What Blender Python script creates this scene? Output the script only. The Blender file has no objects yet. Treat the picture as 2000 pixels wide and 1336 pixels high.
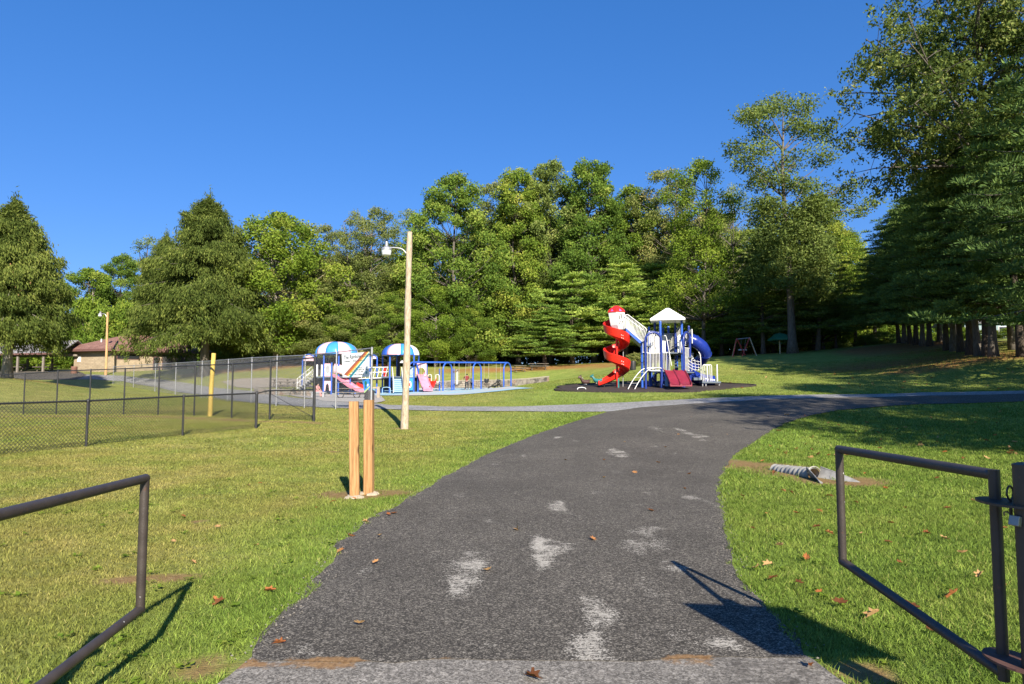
import bpy, bmesh, math, random
import numpy as np
from mathutils import Vector, Matrix
from mathutils.geometry import delaunay_2d_cdt
SC = bpy.context.scene
COL = SC.collection
R = math.radians
rng = np.random.default_rng(7)
random.seed(7)
FP = 1333.33
PITCH = math.atan(92/1333.0)
EYE = 1.6
cp, sp = math.cos(PITCH), math.sin(PITCH)
# ------------------------------------------------------------------ sun
SUN_AZ = R(-17.0)          # direction the shadows run, from +Y
SUN_EL = R(30.0)
to_sun = Vector((-math.sin(SUN_AZ)*math.cos(SUN_EL), -math.cos(SUN_AZ)*math.cos(SUN_EL), math.sin(SUN_EL)))

# ------------------------------------------------------------------ surveying the place from the photograph
def ray(u, v):
    x = (u-1000)/FP; y = (668-v)/FP
    return (x, cp-y*sp, sp+y*cp)
def P(u, v, d):
    r = ray(u, v); t = d/r[1]
    return Vector((r[0]*t, d, EYE+r[2]*t))
SURVEY = [  # image point and distance of places on the ground
 (697,970,10.2),(790,838,25),(0,893,15.8),(175,872,18),(362,851,21),(503,837,23),
 (615,823,26),(529,820,28.5),(455,816,31),(382,812,33.2),(312,810,34.8),(245,809,36.5),(178,810,37.2),(114,809,38.7),(50,809,41),
 (726,800,32),(657,796,35.5),(596,793,39),(541,790,42.5),(492,786,47),(446,783,52),(395,777,58),(344,771,65),(304,765,70),(262,757,75),(222,750,79),
 (18,738,60),(206,733,86),(214,723,94),(140,723,94),(0,724,92),
 (1190,803,30),(1000,803,30.5),(1300,783,33.5),(1500,783,31),(2000,785,29),(2000,765,33),(1000,795,33.5),
 (1300,850,19.5),(1300,830,22.5),(1640,880,17),(2000,905,13.6),(2000,830,23),(1560,822,24),
 (640,768,64),(770,768,62),(805,767,61),(990,758,66),(870,756,70),(1060,748,72),(850,775,52),(722,786,45),(680,780,49),
 (1200,768,38.5),(1290,757,42),(1290,748,46),(1290,732,54),(1290,710,68),(1550,690,75),(1455,696,72),(1100,722,80),(1000,722,82),(1080,760,42),(1100,742,58),
 (1450,750,42),(1700,765,37),(1700,720,55),(1949,699,46),(1863,687,56),(1817,676,66),(1758,671,72),(1997,694,46),(2000,740,39),(1700,680,72),
 (450,728,80),(470,718,86),(560,712,88),(690,706,90),(800,712,90),(880,714,90),(1200,708,88),(1600,684,88),(600,760,64),(500,756,68),
]
cpx, cpy, cpz = [], [], []
for u, v, d in SURVEY:
    p = P(u, v, d); cpx.append(p.x); cpy.append(p.y); cpz.append(p.z)
for X in (-14,-9,-5,-2,2,5,8):
    for Y in (-14,-4,2,5,8,11.5):
        cpx.append(X); cpy.append(Y); cpz.append(0.0)
for X, Y, z in ((-30,0,0),(-60,10,0),(-45,30,0.1),(-70,45,.6),(-80,75,2.5),(-80,110,4.6),(-40,110,5.2),(0,112,5.2),(40,112,6.4),(80,112,7.5),
                (85,75,7),(60,50,5),(60,25,3),(40,5,1.2),(18,-4,.1),(30,-14,.3),(60,-14,1.5),(-60,-14,0),(44,46,4.6)):
    cpx.append(X); cpy.append(Y); cpz.append(z)
cpx = np.array(cpx); cpy = np.array(cpy); cpz = np.array(cpz)
SCL = 30.0
def _phi(r2): return 0.5*r2*np.log(r2+1e-12)
NCP = len(cpx)
_A = _phi(((cpx[:,None]-cpx[None])/SCL)**2+((cpy[:,None]-cpy[None])/SCL)**2) + np.eye(NCP)*2e-4
_Pm = np.stack([np.ones(NCP), cpx/SCL, cpy/SCL], 1)
_M = np.zeros((NCP+3, NCP+3)); _M[:NCP,:NCP] = _A; _M[:NCP,NCP:] = _Pm; _M[NCP:,:NCP] = _Pm.T
_w = np.linalg.solve(_M, np.concatenate([cpz, np.zeros(3)]))
def zf(x, y):
    x = np.clip(np.asarray(x, float), -85, 85); y = np.clip(np.asarray(y, float), -16, 115)
    sh = x.shape; x = x.ravel(); y = y.ravel(); out = np.empty(len(x))
    for i in range(0, len(x), 20000):
        a, b = x[i:i+20000, None], y[i:i+20000, None]
        k = _phi(((a-cpx)/SCL)**2+((b-cpy)/SCL)**2)
        out[i:i+20000] = k@_w[:NCP] + _w[NCP] + _w[NCP+1]*a[:,0]/SCL + _w[NCP+2]*b[:,0]/SCL
    return out.reshape(sh)
def zg(x, y): return float(zf(np.array([x]), np.array([y]))[0])
def at(u, d, v=None):
    """a place on the ground in the column u at distance d"""
    x = (u-1000)/FP*d/(cp-(668-(v or 740))/FP*sp)
    return Vector((x, d, zg(x, d)))
_T = np.concatenate([np.arange(2.0, 60, .05), np.arange(60, 130, .1)])
def G(u, v):
    """where the line of sight meets the ground"""
    r = ray(u, v); x = r[0]*_T; y = r[1]*_T; z = EYE+r[2]*_T
    dz = z-zf(x, y); k = np.argmax(dz < 0)
    if dz[k] >= 0: k = len(_T)-1
    if k == 0: return (x[0], y[0])
    a = dz[k-1]/(dz[k-1]-dz[k]+1e-12); t = _T[k-1]+(_T[k]-_T[k-1])*a
    return (r[0]*t, r[1]*t)

# ------------------------------------------------------------------ objects
def tag(o, label=None, cat=None, group=None, kind=None):
    if label: o['label'] = label
    if cat: o['category'] = cat
    if group: o['group'] = group
    if kind: o['kind'] = kind
    return o
def thing(name, label, cat, loc=(0,0,0), rz=0, group=None):
    o = bpy.data.objects.new(name, None); COL.objects.link(o)
    o.location = loc; o.rotation_euler = (0,0,rz); o.empty_display_size = .2
    return tag(o, label, cat, group)
def copy_tree(o, parent=None):
    c = o.copy(); COL.objects.link(c)
    if parent: c.parent = parent
    for ch in list(o.children): copy_tree(ch, c)
    return c
def link_mesh(name, me, mat, parent=None):
    o = bpy.data.objects.new(name, me); COL.objects.link(o)
    if mat is not None and not len(me.materials): me.materials.append(mat)
    if parent is not None: o.parent = parent
    return o
class MB:
    def __init__(s): s.v = []; s.f = []
    def add(s, vs, fs):
        b = len(s.v); s.v += [tuple(p) for p in vs]; s.f += [tuple(i+b for i in f) for f in fs]; return s
    def box(s, c, d, rz=0, rx=0, ry=0, taper=1.0):
        M = Matrix.Translation(c) @ Matrix.Rotation(rz,4,'Z') @ Matrix.Rotation(ry,4,'Y') @ Matrix.Rotation(rx,4,'X')
        vs = []
        for z in (-.5,.5):
            k = taper if z > 0 else 1
            for x, y in ((-.5,-.5),(.5,-.5),(.5,.5),(-.5,.5)): vs.append(M @ Vector((x*d[0]*k, y*d[1]*k, z*d[2])))
        return s.add(vs, [(3,2,1,0),(4,5,6,7),(0,1,5,4),(1,2,6,5),(2,3,7,6),(3,0,4,7)])
    def tube(s, pts, r, n=8, closed=False, cap=True):
        pts = [Vector(p) for p in pts]; m = len(pts)
        rs = r if isinstance(r, (list, tuple)) else [r]*m
        ts = []
        for i in range(m):
            a = pts[(i-1) % m] if (closed or i) else pts[0]; b = pts[(i+1) % m] if (closed or i < m-1) else pts[-1]
            d = b-a; ts.append(d.normalized() if d.length > 1e-9 else Vector((0,0,1)))
        ref = Vector((0,0,1)) if abs(ts[0].z) < .9 else Vector((1,0,0))
        u = ts[0].cross(ref).normalized(); vs = []
        for i in range(m):
            u = (u - ts[i]*u.dot(ts[i])).normalized(); w = ts[i].cross(u)
            for k in range(n):
                a = 2*math.pi*k/n; vs.append(pts[i]+(u*math.cos(a)+w*math.sin(a))*rs[i])
        fs = []
        for i in range(m if closed else m-1):
            j = (i+1) % m
            for k in range(n):
                l = (k+1) % n; fs.append((i*n+k, i*n+l, j*n+l, j*n+k))
        if cap and not closed: fs += [tuple(range(n-1,-1,-1)), tuple(range((m-1)*n, m*n))]
        return s.add(vs, fs)
    def loft(s, rings, closed_ring=True, cap=False):
        n = len(rings[0]); vs = [p for r in rings for p in r]; fs = []
        for i in range(len(rings)-1):
            for k in range(n if closed_ring else n-1):
                l = (k+1) % n; fs.append((i*n+k, i*n+l, (i+1)*n+l, (i+1)*n+k))
        if cap: fs += [tuple(range(n-1,-1,-1)), tuple(range((len(rings)-1)*n, len(rings)*n))]
        return s.add(vs, fs)
    def lathe(s, prof, c=(0,0,0), n=24, sx=1, sy=1, rz=0, cap=True):
        rings = []
        for r, z in prof:
            rings.append([(c[0]+(r*sx*math.cos(a)*math.cos(rz)-r*sy*math.sin(a)*math.sin(rz)), c[1]+(r*sx*math.cos(a)*math.sin(rz)+r*sy*math.sin(a)*math.cos(rz)), c[2]+z) for a in [2*math.pi*k/n for k in range(n)]])
        return s.loft(rings, True, cap)
    def prism(s, poly, vec):
        n = len(poly); v = Vector(vec); vs = [Vector(p) for p in poly]+[Vector(p)+v for p in poly]
        return s.add(vs, [tuple(range(n-1,-1,-1)), tuple(range(n,2*n))]+[(i,(i+1)%n,n+(i+1)%n,n+i) for i in range(n)])
    def build(s, name, mat, parent=None, smooth=False, bevel=0):
        me = bpy.data.meshes.new(name); me.from_pydata(s.v, [], s.f)
        bm = bmesh.new(); bm.from_mesh(me); bmesh.ops.recalc_face_normals(bm, faces=bm.faces); bm.to_mesh(me); bm.free()
        if smooth:
            me.polygons.foreach_set('use_smooth', [True]*len(me.polygons))
            try: me.set_sharp_from_angle(angle=R(40))
            except Exception: pass
        me.update()
        o = link_mesh(name, me, mat, parent)
        if bevel:
            b = o.modifiers.new('bevel','BEVEL'); b.width = bevel; b.segments = 2; b.limit_method = 'ANGLE'
        return o
def np_mesh(name, V, F, attrs=None, smooth=False):
    """mesh from arrays; F is (m,3) or (m,4)"""
    me = bpy.data.meshes.new(name); k = F.shape[1]
    me.vertices.add(len(V)); me.vertices.foreach_set('co', np.ascontiguousarray(V, np.float32).ravel())
    me.loops.add(F.size); me.loops.foreach_set('vertex_index', np.ascontiguousarray(F, np.int32).ravel())
    me.polygons.add(len(F)); me.polygons.foreach_set('loop_start', np.arange(0, F.size, k, dtype=np.int32))
    if smooth: me.polygons.foreach_set('use_smooth', np.ones(len(F), bool))
    for nm, arr in (attrs or {}).items():
        a = me.attributes.new(nm, 'FLOAT', 'POINT'); a.data.foreach_set('value', np.ascontiguousarray(arr, np.float32))
    me.update(calc_edges=True); return me
def catmull(pts, per=6):
    pts = [Vector(p) for p in pts]; q = [pts[0]*2-pts[1]]+pts+[pts[-1]*2-pts[-2]]; out = []
    for i in range(1, len(q)-2):
        for k in range(per):
            t = k/per; a,b,c,d = q[i-1],q[i],q[i+1],q[i+2]
            out.append(.5*((2*b)+(c-a)*t+(2*a-5*b+4*c-d)*t*t+(3*b-a-3*c+d)*t**3))
    out.append(pts[-1]); return out
def arch(x0, y0, x1, y1, z0, z1, per=10, rnd=None):
    """an upside-down U from ground to ground"""
    a = Vector((x0,y0,0)); b = Vector((x1,y1,0)); w = (b-a).length/2; h = rnd or w; pts = [(x0,y0,z0)]
    for k in range(per+1):
        t = math.pi*k/per; m = (a+b)/2 + (a-b)/2*math.cos(t); pts.append((m.x, m.y, z1-h+h*math.sin(t)))
    return pts+[(x1,y1,z0)]
# value noise for wear and soil
def vnoise(x, y, sc, seed=0):
    x = np.asarray(x)/sc+seed*17.3; y = np.asarray(y)/sc+seed*9.1
    xi = np.floor(x); yi = np.floor(y); fx = x-xi; fy = y-yi; fx = fx*fx*(3-2*fx); fy = fy*fy*(3-2*fy)
    def h(a, b): 
        t = np.sin(a*127.1+b*311.7+seed*74.7)*43758.5453; return t-np.floor(t)
    return (h(xi,yi)*(1-fx)+h(xi+1,yi)*fx)*(1-fy)+(h(xi,yi+1)*(1-fx)+h(xi+1,yi+1)*fx)*fy
def fbm(x, y, sc, seed=0):
    return .5*vnoise(x,y,sc,seed)+.3*vnoise(x,y,sc/2.3,seed+1)+.2*vnoise(x,y,sc/5,seed+2)

# ------------------------------------------------------------------ materials
class NT:
    def __init__(s, name):
        s.m = bpy.data.materials.new(name); s.m.use_nodes = True; s.t = s.m.node_tree; s.t.nodes.clear()
        s.out = s.t.nodes.new('ShaderNodeOutputMaterial')
    def n(s, typ, **k):
        o = s.t.nodes.new(typ)
        for a, b in k.items():
            if a == 'ins':
                for i, v in b.items():
                    if hasattr(v, 'is_linked') or isinstance(v, bpy.types.NodeSocket): s.t.links.new(v, o.inputs[i])
                    else: o.inputs[i].default_value = v
            else: setattr(o, a, b)
        return o
    def l(s, a, b): s.t.links.new(a, b)
    def noise(s, vec, scale, detail=3, rough=.55, dist=0):
        o = s.n('ShaderNodeTexNoise', ins={'Scale':scale,'Detail':detail,'Roughness':rough,'Distortion':dist})
        if vec is not None: s.l(vec, o.inputs['Vector'])
        return o.outputs['Fac']
    def ramp(s, fac, stops, interp='LINEAR'):
        o = s.n('ShaderNodeValToRGB'); cr = o.color_ramp; cr.interpolation = interp
        while len(cr.elements) < len(stops): cr.elements.new(.5)
        for e, (p, c) in zip(cr.elements, stops):
            e.position = p; e.color = (c, c, c, 1) if isinstance(c, (int, float)) else (*c[:3], 1)
        if fac is not None: s.l(fac, o.inputs['Fac'])
        return o.outputs['Color']
    def mix(s, fac, a, b, mode='MIX'):
        o = s.n('ShaderNodeMix', data_type='RGBA', blend_type=mode)
        for i, v in ((0,fac),(6,a),(7,b)):
            if isinstance(v, bpy.types.NodeSocket): s.l(v, o.inputs[i])
            elif isinstance(v, (int, float)) and i == 0: o.inputs[0].default_value = v
            else: o.inputs[i].default_value = (*v[:3], 1)
        return o.outputs[2]
    def math(s, op, a, b=0.0, clamp=False):
        o = s.n('ShaderNodeMath', operation=op, use_clamp=clamp)
        for i, v in ((0,a),(1,b)):
            if isinstance(v, bpy.types.NodeSocket): s.l(v, o.inputs[i])
            else: o.inputs[i].default_value = v
        return o.outputs[0]
    def attr(s, name): return s.n('ShaderNodeAttribute', attribute_name=name).outputs['Fac']
    def pos(s): return s.n('ShaderNodeNewGeometry').outputs['Position']
    def obj(s): return s.n('ShaderNodeTexCoord').outputs['Object']
    def rand(s): return s.n('ShaderNodeObjectInfo').outputs['Random']
    def mapping(s, vec, scale): return s.n('ShaderNodeMapping', ins={'Vector':vec,'Scale':scale}).outputs['Vector']
    def bump(s, h, strength, dist=.01): return s.n('ShaderNodeBump', ins={'Height':h,'Strength':strength,'Distance':dist}).outputs['Normal']
    def bsdf(s, color, rough=.6, metal=0, normal=None, spec=.5):
        o = s.n('ShaderNodeBsdfPrincipled')
        for i, v in (('Base Color',color),('Roughness',rough),('Metallic',metal),('Specular IOR Level',spec)):
            if isinstance(v, bpy.types.NodeSocket): s.l(v, o.inputs[i])
            elif i == 'Base Color': o.inputs[i].default_value = (*v[:3], 1)
            else: o.inputs[i].default_value = v
        if normal is not None: s.l(normal, o.inputs['Normal'])
        s.l(o.outputs[0], s.out.inputs['Surface']); return s.m
def lin(*c):
    """sRGB 0-255 to linear"""
    return tuple((x/255/12.92 if x/255 <= .04045 else ((x/255+.055)/1.055)**2.4) for x in c)
def plain(name, col, rough=.5, metal=0, var=.18, scale=6, bump=0, spec=.5):
    t = NT(name); f = t.noise(t.obj(), scale, 4)
    c = t.ramp(f, [(.25, tuple(x*(1-var) for x in col)), (.75, tuple(min(1,x*(1+var)) for x in col))])
    nrm = t.bump(t.noise(t.obj(), scale*12, 3), bump) if bump else None
    return t.bsdf(c, t.ramp(f, [(0, max(.05,rough-.1)), (1, min(1,rough+.1))]), metal, nrm, spec)
M = {}
# ================================================================== SETTING
# ---- ground masks
ROAD_L = [G(u,v) for u, v in ((474,1298),(520,1240),(560,1200),(607,1150),(648,1092),(662,1060),(718,1020),(800,972),(870,932),(930,899),(1000,868),(1060,845),(1120,825),(1165,812),(1190,805))]
def blob(x, y, cx, cy, rx, ry, rot=0.0):
    dx, dy = x-cx, y-cy; c, s = math.cos(rot), math.sin(rot)
    a = (dx*c+dy*s)/rx; b = (-dx*s+dy*c)/ry
    return np.clip(1.4-(a*a+b*b), 0, 1)
PIPE_XY = G(1590, 930)
SOIL = [(-2.32,10.25,.5,.35,0),(-2.2,10.5,.75,.45,.3),(PIPE_XY[0]-.25,PIPE_XY[1]+.8,.9,1.3,.1),(PIPE_XY[0]+.2,PIPE_XY[1]-.6,.9,.7,0),
        (4.6,14.3,.7,.8,-.5),(3.7,13.4,.3,.6,0),(-1.78,4.05,.16,.22,0),(1.98,3.95,.2,.18,0),(-3.95,25,.4,.3,0),(-3.05,5.9,.45,.16,.2)]
for _ in range(7):
    SOIL.append((-2.2-abs(rng.normal(0,3.2)), 5+rng.random()*12, .08+rng.random()*.2, .05+rng.random()*.12, rng.random()*3))
STRAW = [(39,66,7,9,0),(31,52,5.5,8,.5),(33.5,47.5,5,3,0),(28,46.5,3,2.2,0),(20,80,12,3,.1),(2,83,13,2.6,0),(-24,87,9,2.6,0),(-44,62,4.5,3,0),(-33,84,7,4,0),(8,84,12,2.2,0),(36,84,12,4,.1)]
_inf = [G(u,v) for u, v in ((-60,812),(50,813),(178,813.5),(312,814),(455,820),(529,824),(620,827))]
def soil_mask(x, y):
    m = np.zeros_like(x)
    for b in SOIL:
        sel = (abs(x-b[0]) < 3) & (abs(y-b[1]) < 3)
        if sel.any(): m[sel] = np.maximum(m[sel], blob(x[sel], y[sel], *b))
    for (ax, ay), (bx, by) in zip(_inf[:-1], _inf[1:]):       # bare warning strip along the outfield fence
        L2 = (bx-ax)**2+(by-ay)**2; t = np.clip(((x-ax)*(bx-ax)+(y-ay)*(by-ay))/L2, 0, 1)
        d = np.hypot(x-ax-t*(bx-ax), y-ay-t*(by-ay)); m = np.maximum(m, np.clip(1.15-d/.55, 0, .9))
    return np.clip(m*(.45+.95*fbm(x,y,.5,4)), 0, 1)
def straw_mask(x, y):
    m = np.zeros_like(x)
    for b in STRAW: m = np.maximum(m, blob(x, y, *b))
    return np.clip(m*1.3*(.35+fbm(x,y,3.0,8))-.1, 0, 1)
def dry_mask(x, y):
    xl = np.interp(y,[q[1] for q in ROAD_L],[q[0] for q in ROAD_L]); left = np.clip(.5-(x+.5)/5, 0, 1)*np.clip(1.2-(y-4)/60, .35, 1)*np.clip((xl-x-.1)/1.6+.5*(fbm(x,y,.9,17)-.5), .10, 1)
    d = .12+.66*left*(.05+1.3*fbm(x,y,1.7,3)+.5*fbm(x,y,.45,13))+.25*(fbm(x,y,5,11)-.45)
    far = np.clip((y-20)/25, 0, 1); d = d+far*.42*(fbm(x,y,5,21))+far*.10
    return np.clip(d, 0, 1)

# ---- materials of the ground
def grass_color(t, blade):
    dry = t.attr('dry'); p = t.pos()
    n1 = t.noise(p, .9, 4, .6); n2 = t.noise(p, 9.0 if not blade else 30.0, 3, .65)
    green = t.ramp(n1, [(.25, (.115,.200,.032)), (.55, (.180,.270,.046)), (.8, (.250,.310,.062))])
    olive = t.ramp(n1, [(.25, (.200,.205,.046)), (.6, (.310,.275,.082)), (.85, (.420,.340,.135))])
    c = t.mix(dry, green, olive)
    if blade:
        k = t.attr('tint'); c = t.mix(1.0, c, t.ramp(k, [(0,.22),(.32,.68),(.6,1.1),(.85,1.6),(1,2.0)]), 'MULTIPLY')
        straw = t.math('GREATER_THAN', k, .90); c = t.mix(t.math('MULTIPLY', straw, .6), c, (.42,.33,.14))
    else:
        c = t.mix(.9, c, t.ramp(n2, [(.2,.60),(.5,1.05),(.8,1.6)]), 'MULTIPLY')
        n3 = t.noise(t.mapping(p, (1,1,1)), 2.6, 5, .75)
        c = t.mix(t.ramp(n3, [(.52,0.0),(.72,.55)]), c, (.22,.19,.07))
    return c
t = NT('grass_ground'); c = grass_color(t, False); p = t.pos()
soil = t.ramp(t.noise(p, 14, 5, .7), [(.2,(.14,.075,.035)),(.5,(.27,.155,.07)),(.8,(.42,.29,.15))])
c = t.mix(t.math('SMOOTH_MIN', t.attr('soil'), 1.0), c, soil)
straw = t.ramp(t.noise(p, 3, 6, .75), [(.3,(.16,.085,.035)),(.55,(.34,.17,.06)),(.8,(.48,.27,.10))])
c = t.mix(t.attr('straw'), c, straw)
h = t.noise(p, 45, 4, .7)
M['ground'] = t.bsdf(c, .9, 0, t.bump(h, .9, .03), .15)
t = NT('grass_blade'); c = grass_color(t, True)
d = t.n('ShaderNodeBsdfDiffuse', ins={'Color':c}); tr = t.n('ShaderNodeBsdfTranslucent', ins={'Color':c})
mx = t.n('ShaderNodeMixShader', ins={0:.28}); t.l(d.outputs[0], mx.inputs[1]); t.l(tr.outputs[0], mx.inputs[2]); t.l(mx.outputs[0], t.out.inputs['Surface'])
M['blade'] = t.m
def asphalt(name, base, stone, worn, grain=95.0, rich=1.0):
    """binder with stones of every shade showing; worn places show mostly pale stone"""
    t = NT(name); p = t.pos()
    big = t.noise(p, .5, 4, .6); fine = t.noise(p, 40, 4, .7); mid = t.noise(p, 5, 4, .65)
    vor = t.n('ShaderNodeTexVoronoi', ins={'Vector':p,'Scale':grain,'Randomness':1.0}); cellr = t.n('ShaderNodeSeparateColor', ins={0:vor.outputs['Color']}).outputs[0]
    v2 = t.n('ShaderNodeTexVoronoi', ins={'Vector':p,'Scale':grain*.42,'Randomness':1.0}); cell2 = t.n('ShaderNodeSeparateColor', ins={0:v2.outputs['Color']}).outputs[1]
    dk = tuple(x*.45 for x in base)
    c = t.ramp(cellr, [(0,dk),(.45,base),(.70,tuple(x*1.7 for x in base)),(.86,tuple(x*.75 for x in stone)),(1,stone)])
    c2 = t.ramp(cell2, [(0,dk),(.6,base),(.9,tuple(x*2.0 for x in base)),(1,tuple(x*.9 for x in stone))])
    c = t.mix(.38, c, c2)
    c = t.mix(.8, c, t.ramp(big, [(.3,.78),(.7,1.22)]), 'MULTIPLY'); c = t.mix(.5, c, t.ramp(mid, [(.3,.75),(.7,1.25)]), 'MULTIPLY')
    w = t.attr('wear'); streak = t.noise(t.mapping(p,(7,16,1)), 1.6, 5, .72)
    m = t.math('ADD', w, t.math('MULTIPLY', t.math('SUBTRACT', streak, .5), 1.3)); m = t.math('ADD', m, t.math('MULTIPLY', t.math('SUBTRACT', cellr, .5), .35)); m = t.ramp(m, [(.46,0),(.66,1)])
    wc = t.mix(.6, worn, t.ramp(cell2, [(0,.5),(.5,.95),(1,1.25)]), 'MULTIPLY')
    c = t.mix(t.math('MULTIPLY', m, .88), c, wc)
    sm = t.ramp(t.math('ADD', t.attr('soil'), t.math('SUBTRACT', t.noise(p, 11, 5, .7), .5)), [(.42,0),(.62,.9)])
    c = t.mix(sm, c, t.ramp(fine, [(.3,(.15,.075,.03)),(.7,(.36,.22,.10))]))
    hh = t.math('ADD', fine, t.math('MULTIPLY', cellr, .6))
    return t.bsdf(c, .88, 0, t.bump(hh, .5, .006), .2)
M['asphalt'] = asphalt('dark_asphalt', (.064,.057,.048), (.35,.315,.26), (.45,.415,.355), 120.0)
M['old_asphalt'] = asphalt('old_asphalt', (.165,.15,.13), (.44,.405,.355), (.060,.052,.045), 110.0)
M['path'] = asphalt('grey_path', (.24,.235,.225), (.42,.41,.40), (.17,.165,.16), 40)
M['concrete'] = plain('concrete', (.36,.33,.29), .85, 0, .2, 1.5, .3)
M['gravel'] = plain('gravel', (.34,.29,.23), .95, 0, .35, 4, .8)
M['rubber'] = plain('rubber_mulch', (.040,.027,.022), .9, 0, .5, 9, .9)
t = NT('poured_rubber'); f = t.noise(t.pos(), .18, 2)
M['blue_surface'] = t.bsdf(t.ramp(f, [(.30,(.22,.40,.50)),(.48,(.33,.49,.55)),(.60,(.44,.47,.47)),(.75,(.50,.37,.33))]), .8)

# ---- ground sheet, as far as the horizon
def sinh_axis(lo, hi, c, n, k=5.2):
    f = np.sinh(k*np.linspace(-1,1,n))/math.sinh(k); return np.where(f < 0, c+f*(c-lo), c+f*(hi-c))
gx = sinh_axis(-600, 600, 0, 420, 5.4); gy = sinh_axis(-160, 800, 8, 430, 5.6)
X, Y = np.meshgrid(gx, gy); xs, ys = X.ravel(), Y.ravel(); zs = zf(xs, ys)
zs = zs - .02*np.clip((np.hypot(xs, ys-30)-90)/60, 0, 1)
nx, ny = len(gx), len(gy); idx = np.arange(nx*ny).reshape(ny, nx)
F = np.stack([idx[:-1,:-1], idx[:-1,1:], idx[1:,1:], idx[1:,:-1]], -1).reshape(-1,4)
me = np_mesh('ground', np.stack([xs,ys,zs],1), F, {'dry':dry_mask(xs,ys),'soil':soil_mask(xs,ys),'straw':straw_mask(xs,ys)}, True)
tag(link_mesh('ground', me, M['ground']), kind='structure')

# ---- sheets that lie on the ground
def densify(poly, step):
    out = []
    for (ax, ay), (bx, by) in zip(poly, poly[1:]+poly[:1]):
        n = max(1, int(math.hypot(bx-ax, by-ay)/step))
        for k in range(n): out.append((ax+(bx-ax)*k/n, ay+(by-ay)*k/n))
    return out
def inside(poly, x, y):
    c = np.zeros(len(x), bool); px = [p[0] for p in poly]; py = [p[1] for p in poly]; j = len(poly)-1
    for i in range(len(poly)):
        if py[i] != py[j]:
            c ^= ((py[i] > y) != (py[j] > y)) & (x < (px[j]-px[i])*(y-py[i])/(py[j]-py[i])+px[i])
        j = i
    return c
def sheet(name, poly, step, zoff, mat, jitter=0.0, wear=None, soil=None, zoff_far=None):
    b = densify(poly, step)
    if jitter: b = [(x+(vnoise(x,y,.35,5)-.5)*jitter+(vnoise(x,y,.09,6)-.5)*jitter*.5, y+(vnoise(x,y,.35,7)-.5)*jitter+(vnoise(x,y,.09,9)-.5)*jitter*.5) for x, y in b]
    b = [(float(x), float(y)) for x, y in b]
    ax, ay = np.array([p[0] for p in b]), np.array([p[1] for p in b])
    qx, qy = np.meshgrid(np.arange(ax.min(), ax.max(), step), np.arange(ay.min(), ay.max(), step)); qx = qx.ravel(); qy = qy.ravel()
    qx = qx+(rng.random(len(qx))-.5)*step*.3; qy = qy+(rng.random(len(qy))-.5)*step*.3
    s = inside(b, qx, qy); qx, qy = qx[s], qy[s]
    pts = [Vector(p) for p in b]+[Vector((float(p), float(q))) for p, q in zip(qx, qy)]
    vs, _, fs, *_r = delaunay_2d_cdt(pts, [], [list(range(len(b)))], 1, 1e-5)
    V = np.array([(p.x, p.y) for p in vs]); z = zf(V[:,0], V[:,1])
    d = V[:,1]; off = zoff+((zoff_far or zoff)-zoff)*np.clip((d-8)/25, 0, 1)
    me = np_mesh(name, np.column_stack([V, z+off]), np.array([f if len(f)==3 else f[:3] for f in fs]),
                 {'wear':wear(V[:,0],V[:,1]) if wear else np.zeros(len(V)), 'soil':soil(V[:,0],V[:,1]) if soil else np.zeros(len(V))}, True)
    return tag(link_mesh(name, me, mat), kind='structure')
ROAD_R = [G(u,v) for u, v in ((1580,1290),(1540,1240),(1490,1190),(1440,1130),(1424,1060),(1412,1000),(1403,950),(1415,915),(1440,885),(1478,860),(1530,829),(1580,813),(1640,802),(1720,795),(1800,790),(2000,785))]
ROAD_R.append((ROAD_R[-1][0]+14, ROAD_R[-1][1]+.5))
SEAM = [G(u,v) for u, v in ((1250,797),(1330,791),(1450,784),(1600,778),(1800,774),(2000,770))]; SEAM.append((ROAD_R[-1][0], SEAM[-1][1]+.6))
road_poly = ROAD_L+SEAM+ROAD_R[::-1]
WEAR = []
for u, v, ru, rv, s in ((910,1115,42,48,.62),(1058,1080,26,38,.72),(1100,1072,22,12,.6),(1092,992,22,16,.6),(685,1165,20,14,.5),(712,1112,12,14,.5),(1255,1040,20,14,.5),(1205,886,22,10,.62),(1345,848,14,14,.5),(1270,1058,30,20,.36),
                       (1165,1117,14,8,.5),(1160,1262,45,16,.55),(1420,1262,45,18,.62),(940,1265,40,14,.5),(600,1275,60,14,.5),(1262,966,10,6,.45),(1420,1005,20,40,.4),(960,925,60,8,.25),(1280,838,18,6,.4),(1130,1065,16,6,.4)):
    x, y = G(u, v); x2, _ = G(u+ru, v); _, y2 = G(u, v-rv); WEAR.append((x, y, abs(x2-x)*.95, abs(y2-y)*.95, s*.95))
for _ in range(46):
    yy = 4.2+rng.random()**1.3*17; xl = np.interp(yy,[q[1] for q in ROAD_L],[q[0] for q in ROAD_L]); xr = np.interp(yy,[q[1] for q in ROAD_R],[q[0] for q in ROAD_R])
    WEAR.append((xl+(xr-xl)*(.08+.84*rng.random()), yy, .05+.18*rng.random(), .10+.45*rng.random(), .25+.28*rng.random()))
def road_wear(x, y):
    m = np.full(len(x), .06)+.16*(fbm(x,y,1.2,31)-.4)
    for cx, cy, rx, ry, s in WEAR: m = np.maximum(m, s*np.clip(1.5-((x-cx)/rx)**2-((y-cy)/ry)**2, 0, 1)*(.35+1.35*fbm(x,y,.20,33)))
    return m
BX0, BY0 = ROAD_L[0]; BX1, BY1 = ROAD_R[0]
def seam_soil(x, y): return np.clip(1.2-abs(y-(BY0+(BY1-BY0)*(x-BX0)/(BX1-BX0)))/.11, 0, 1)*np.clip(fbm(x,y,.35,40)*2.4-.80+.75*np.clip(-x-.5,0,1),0,1)
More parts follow.
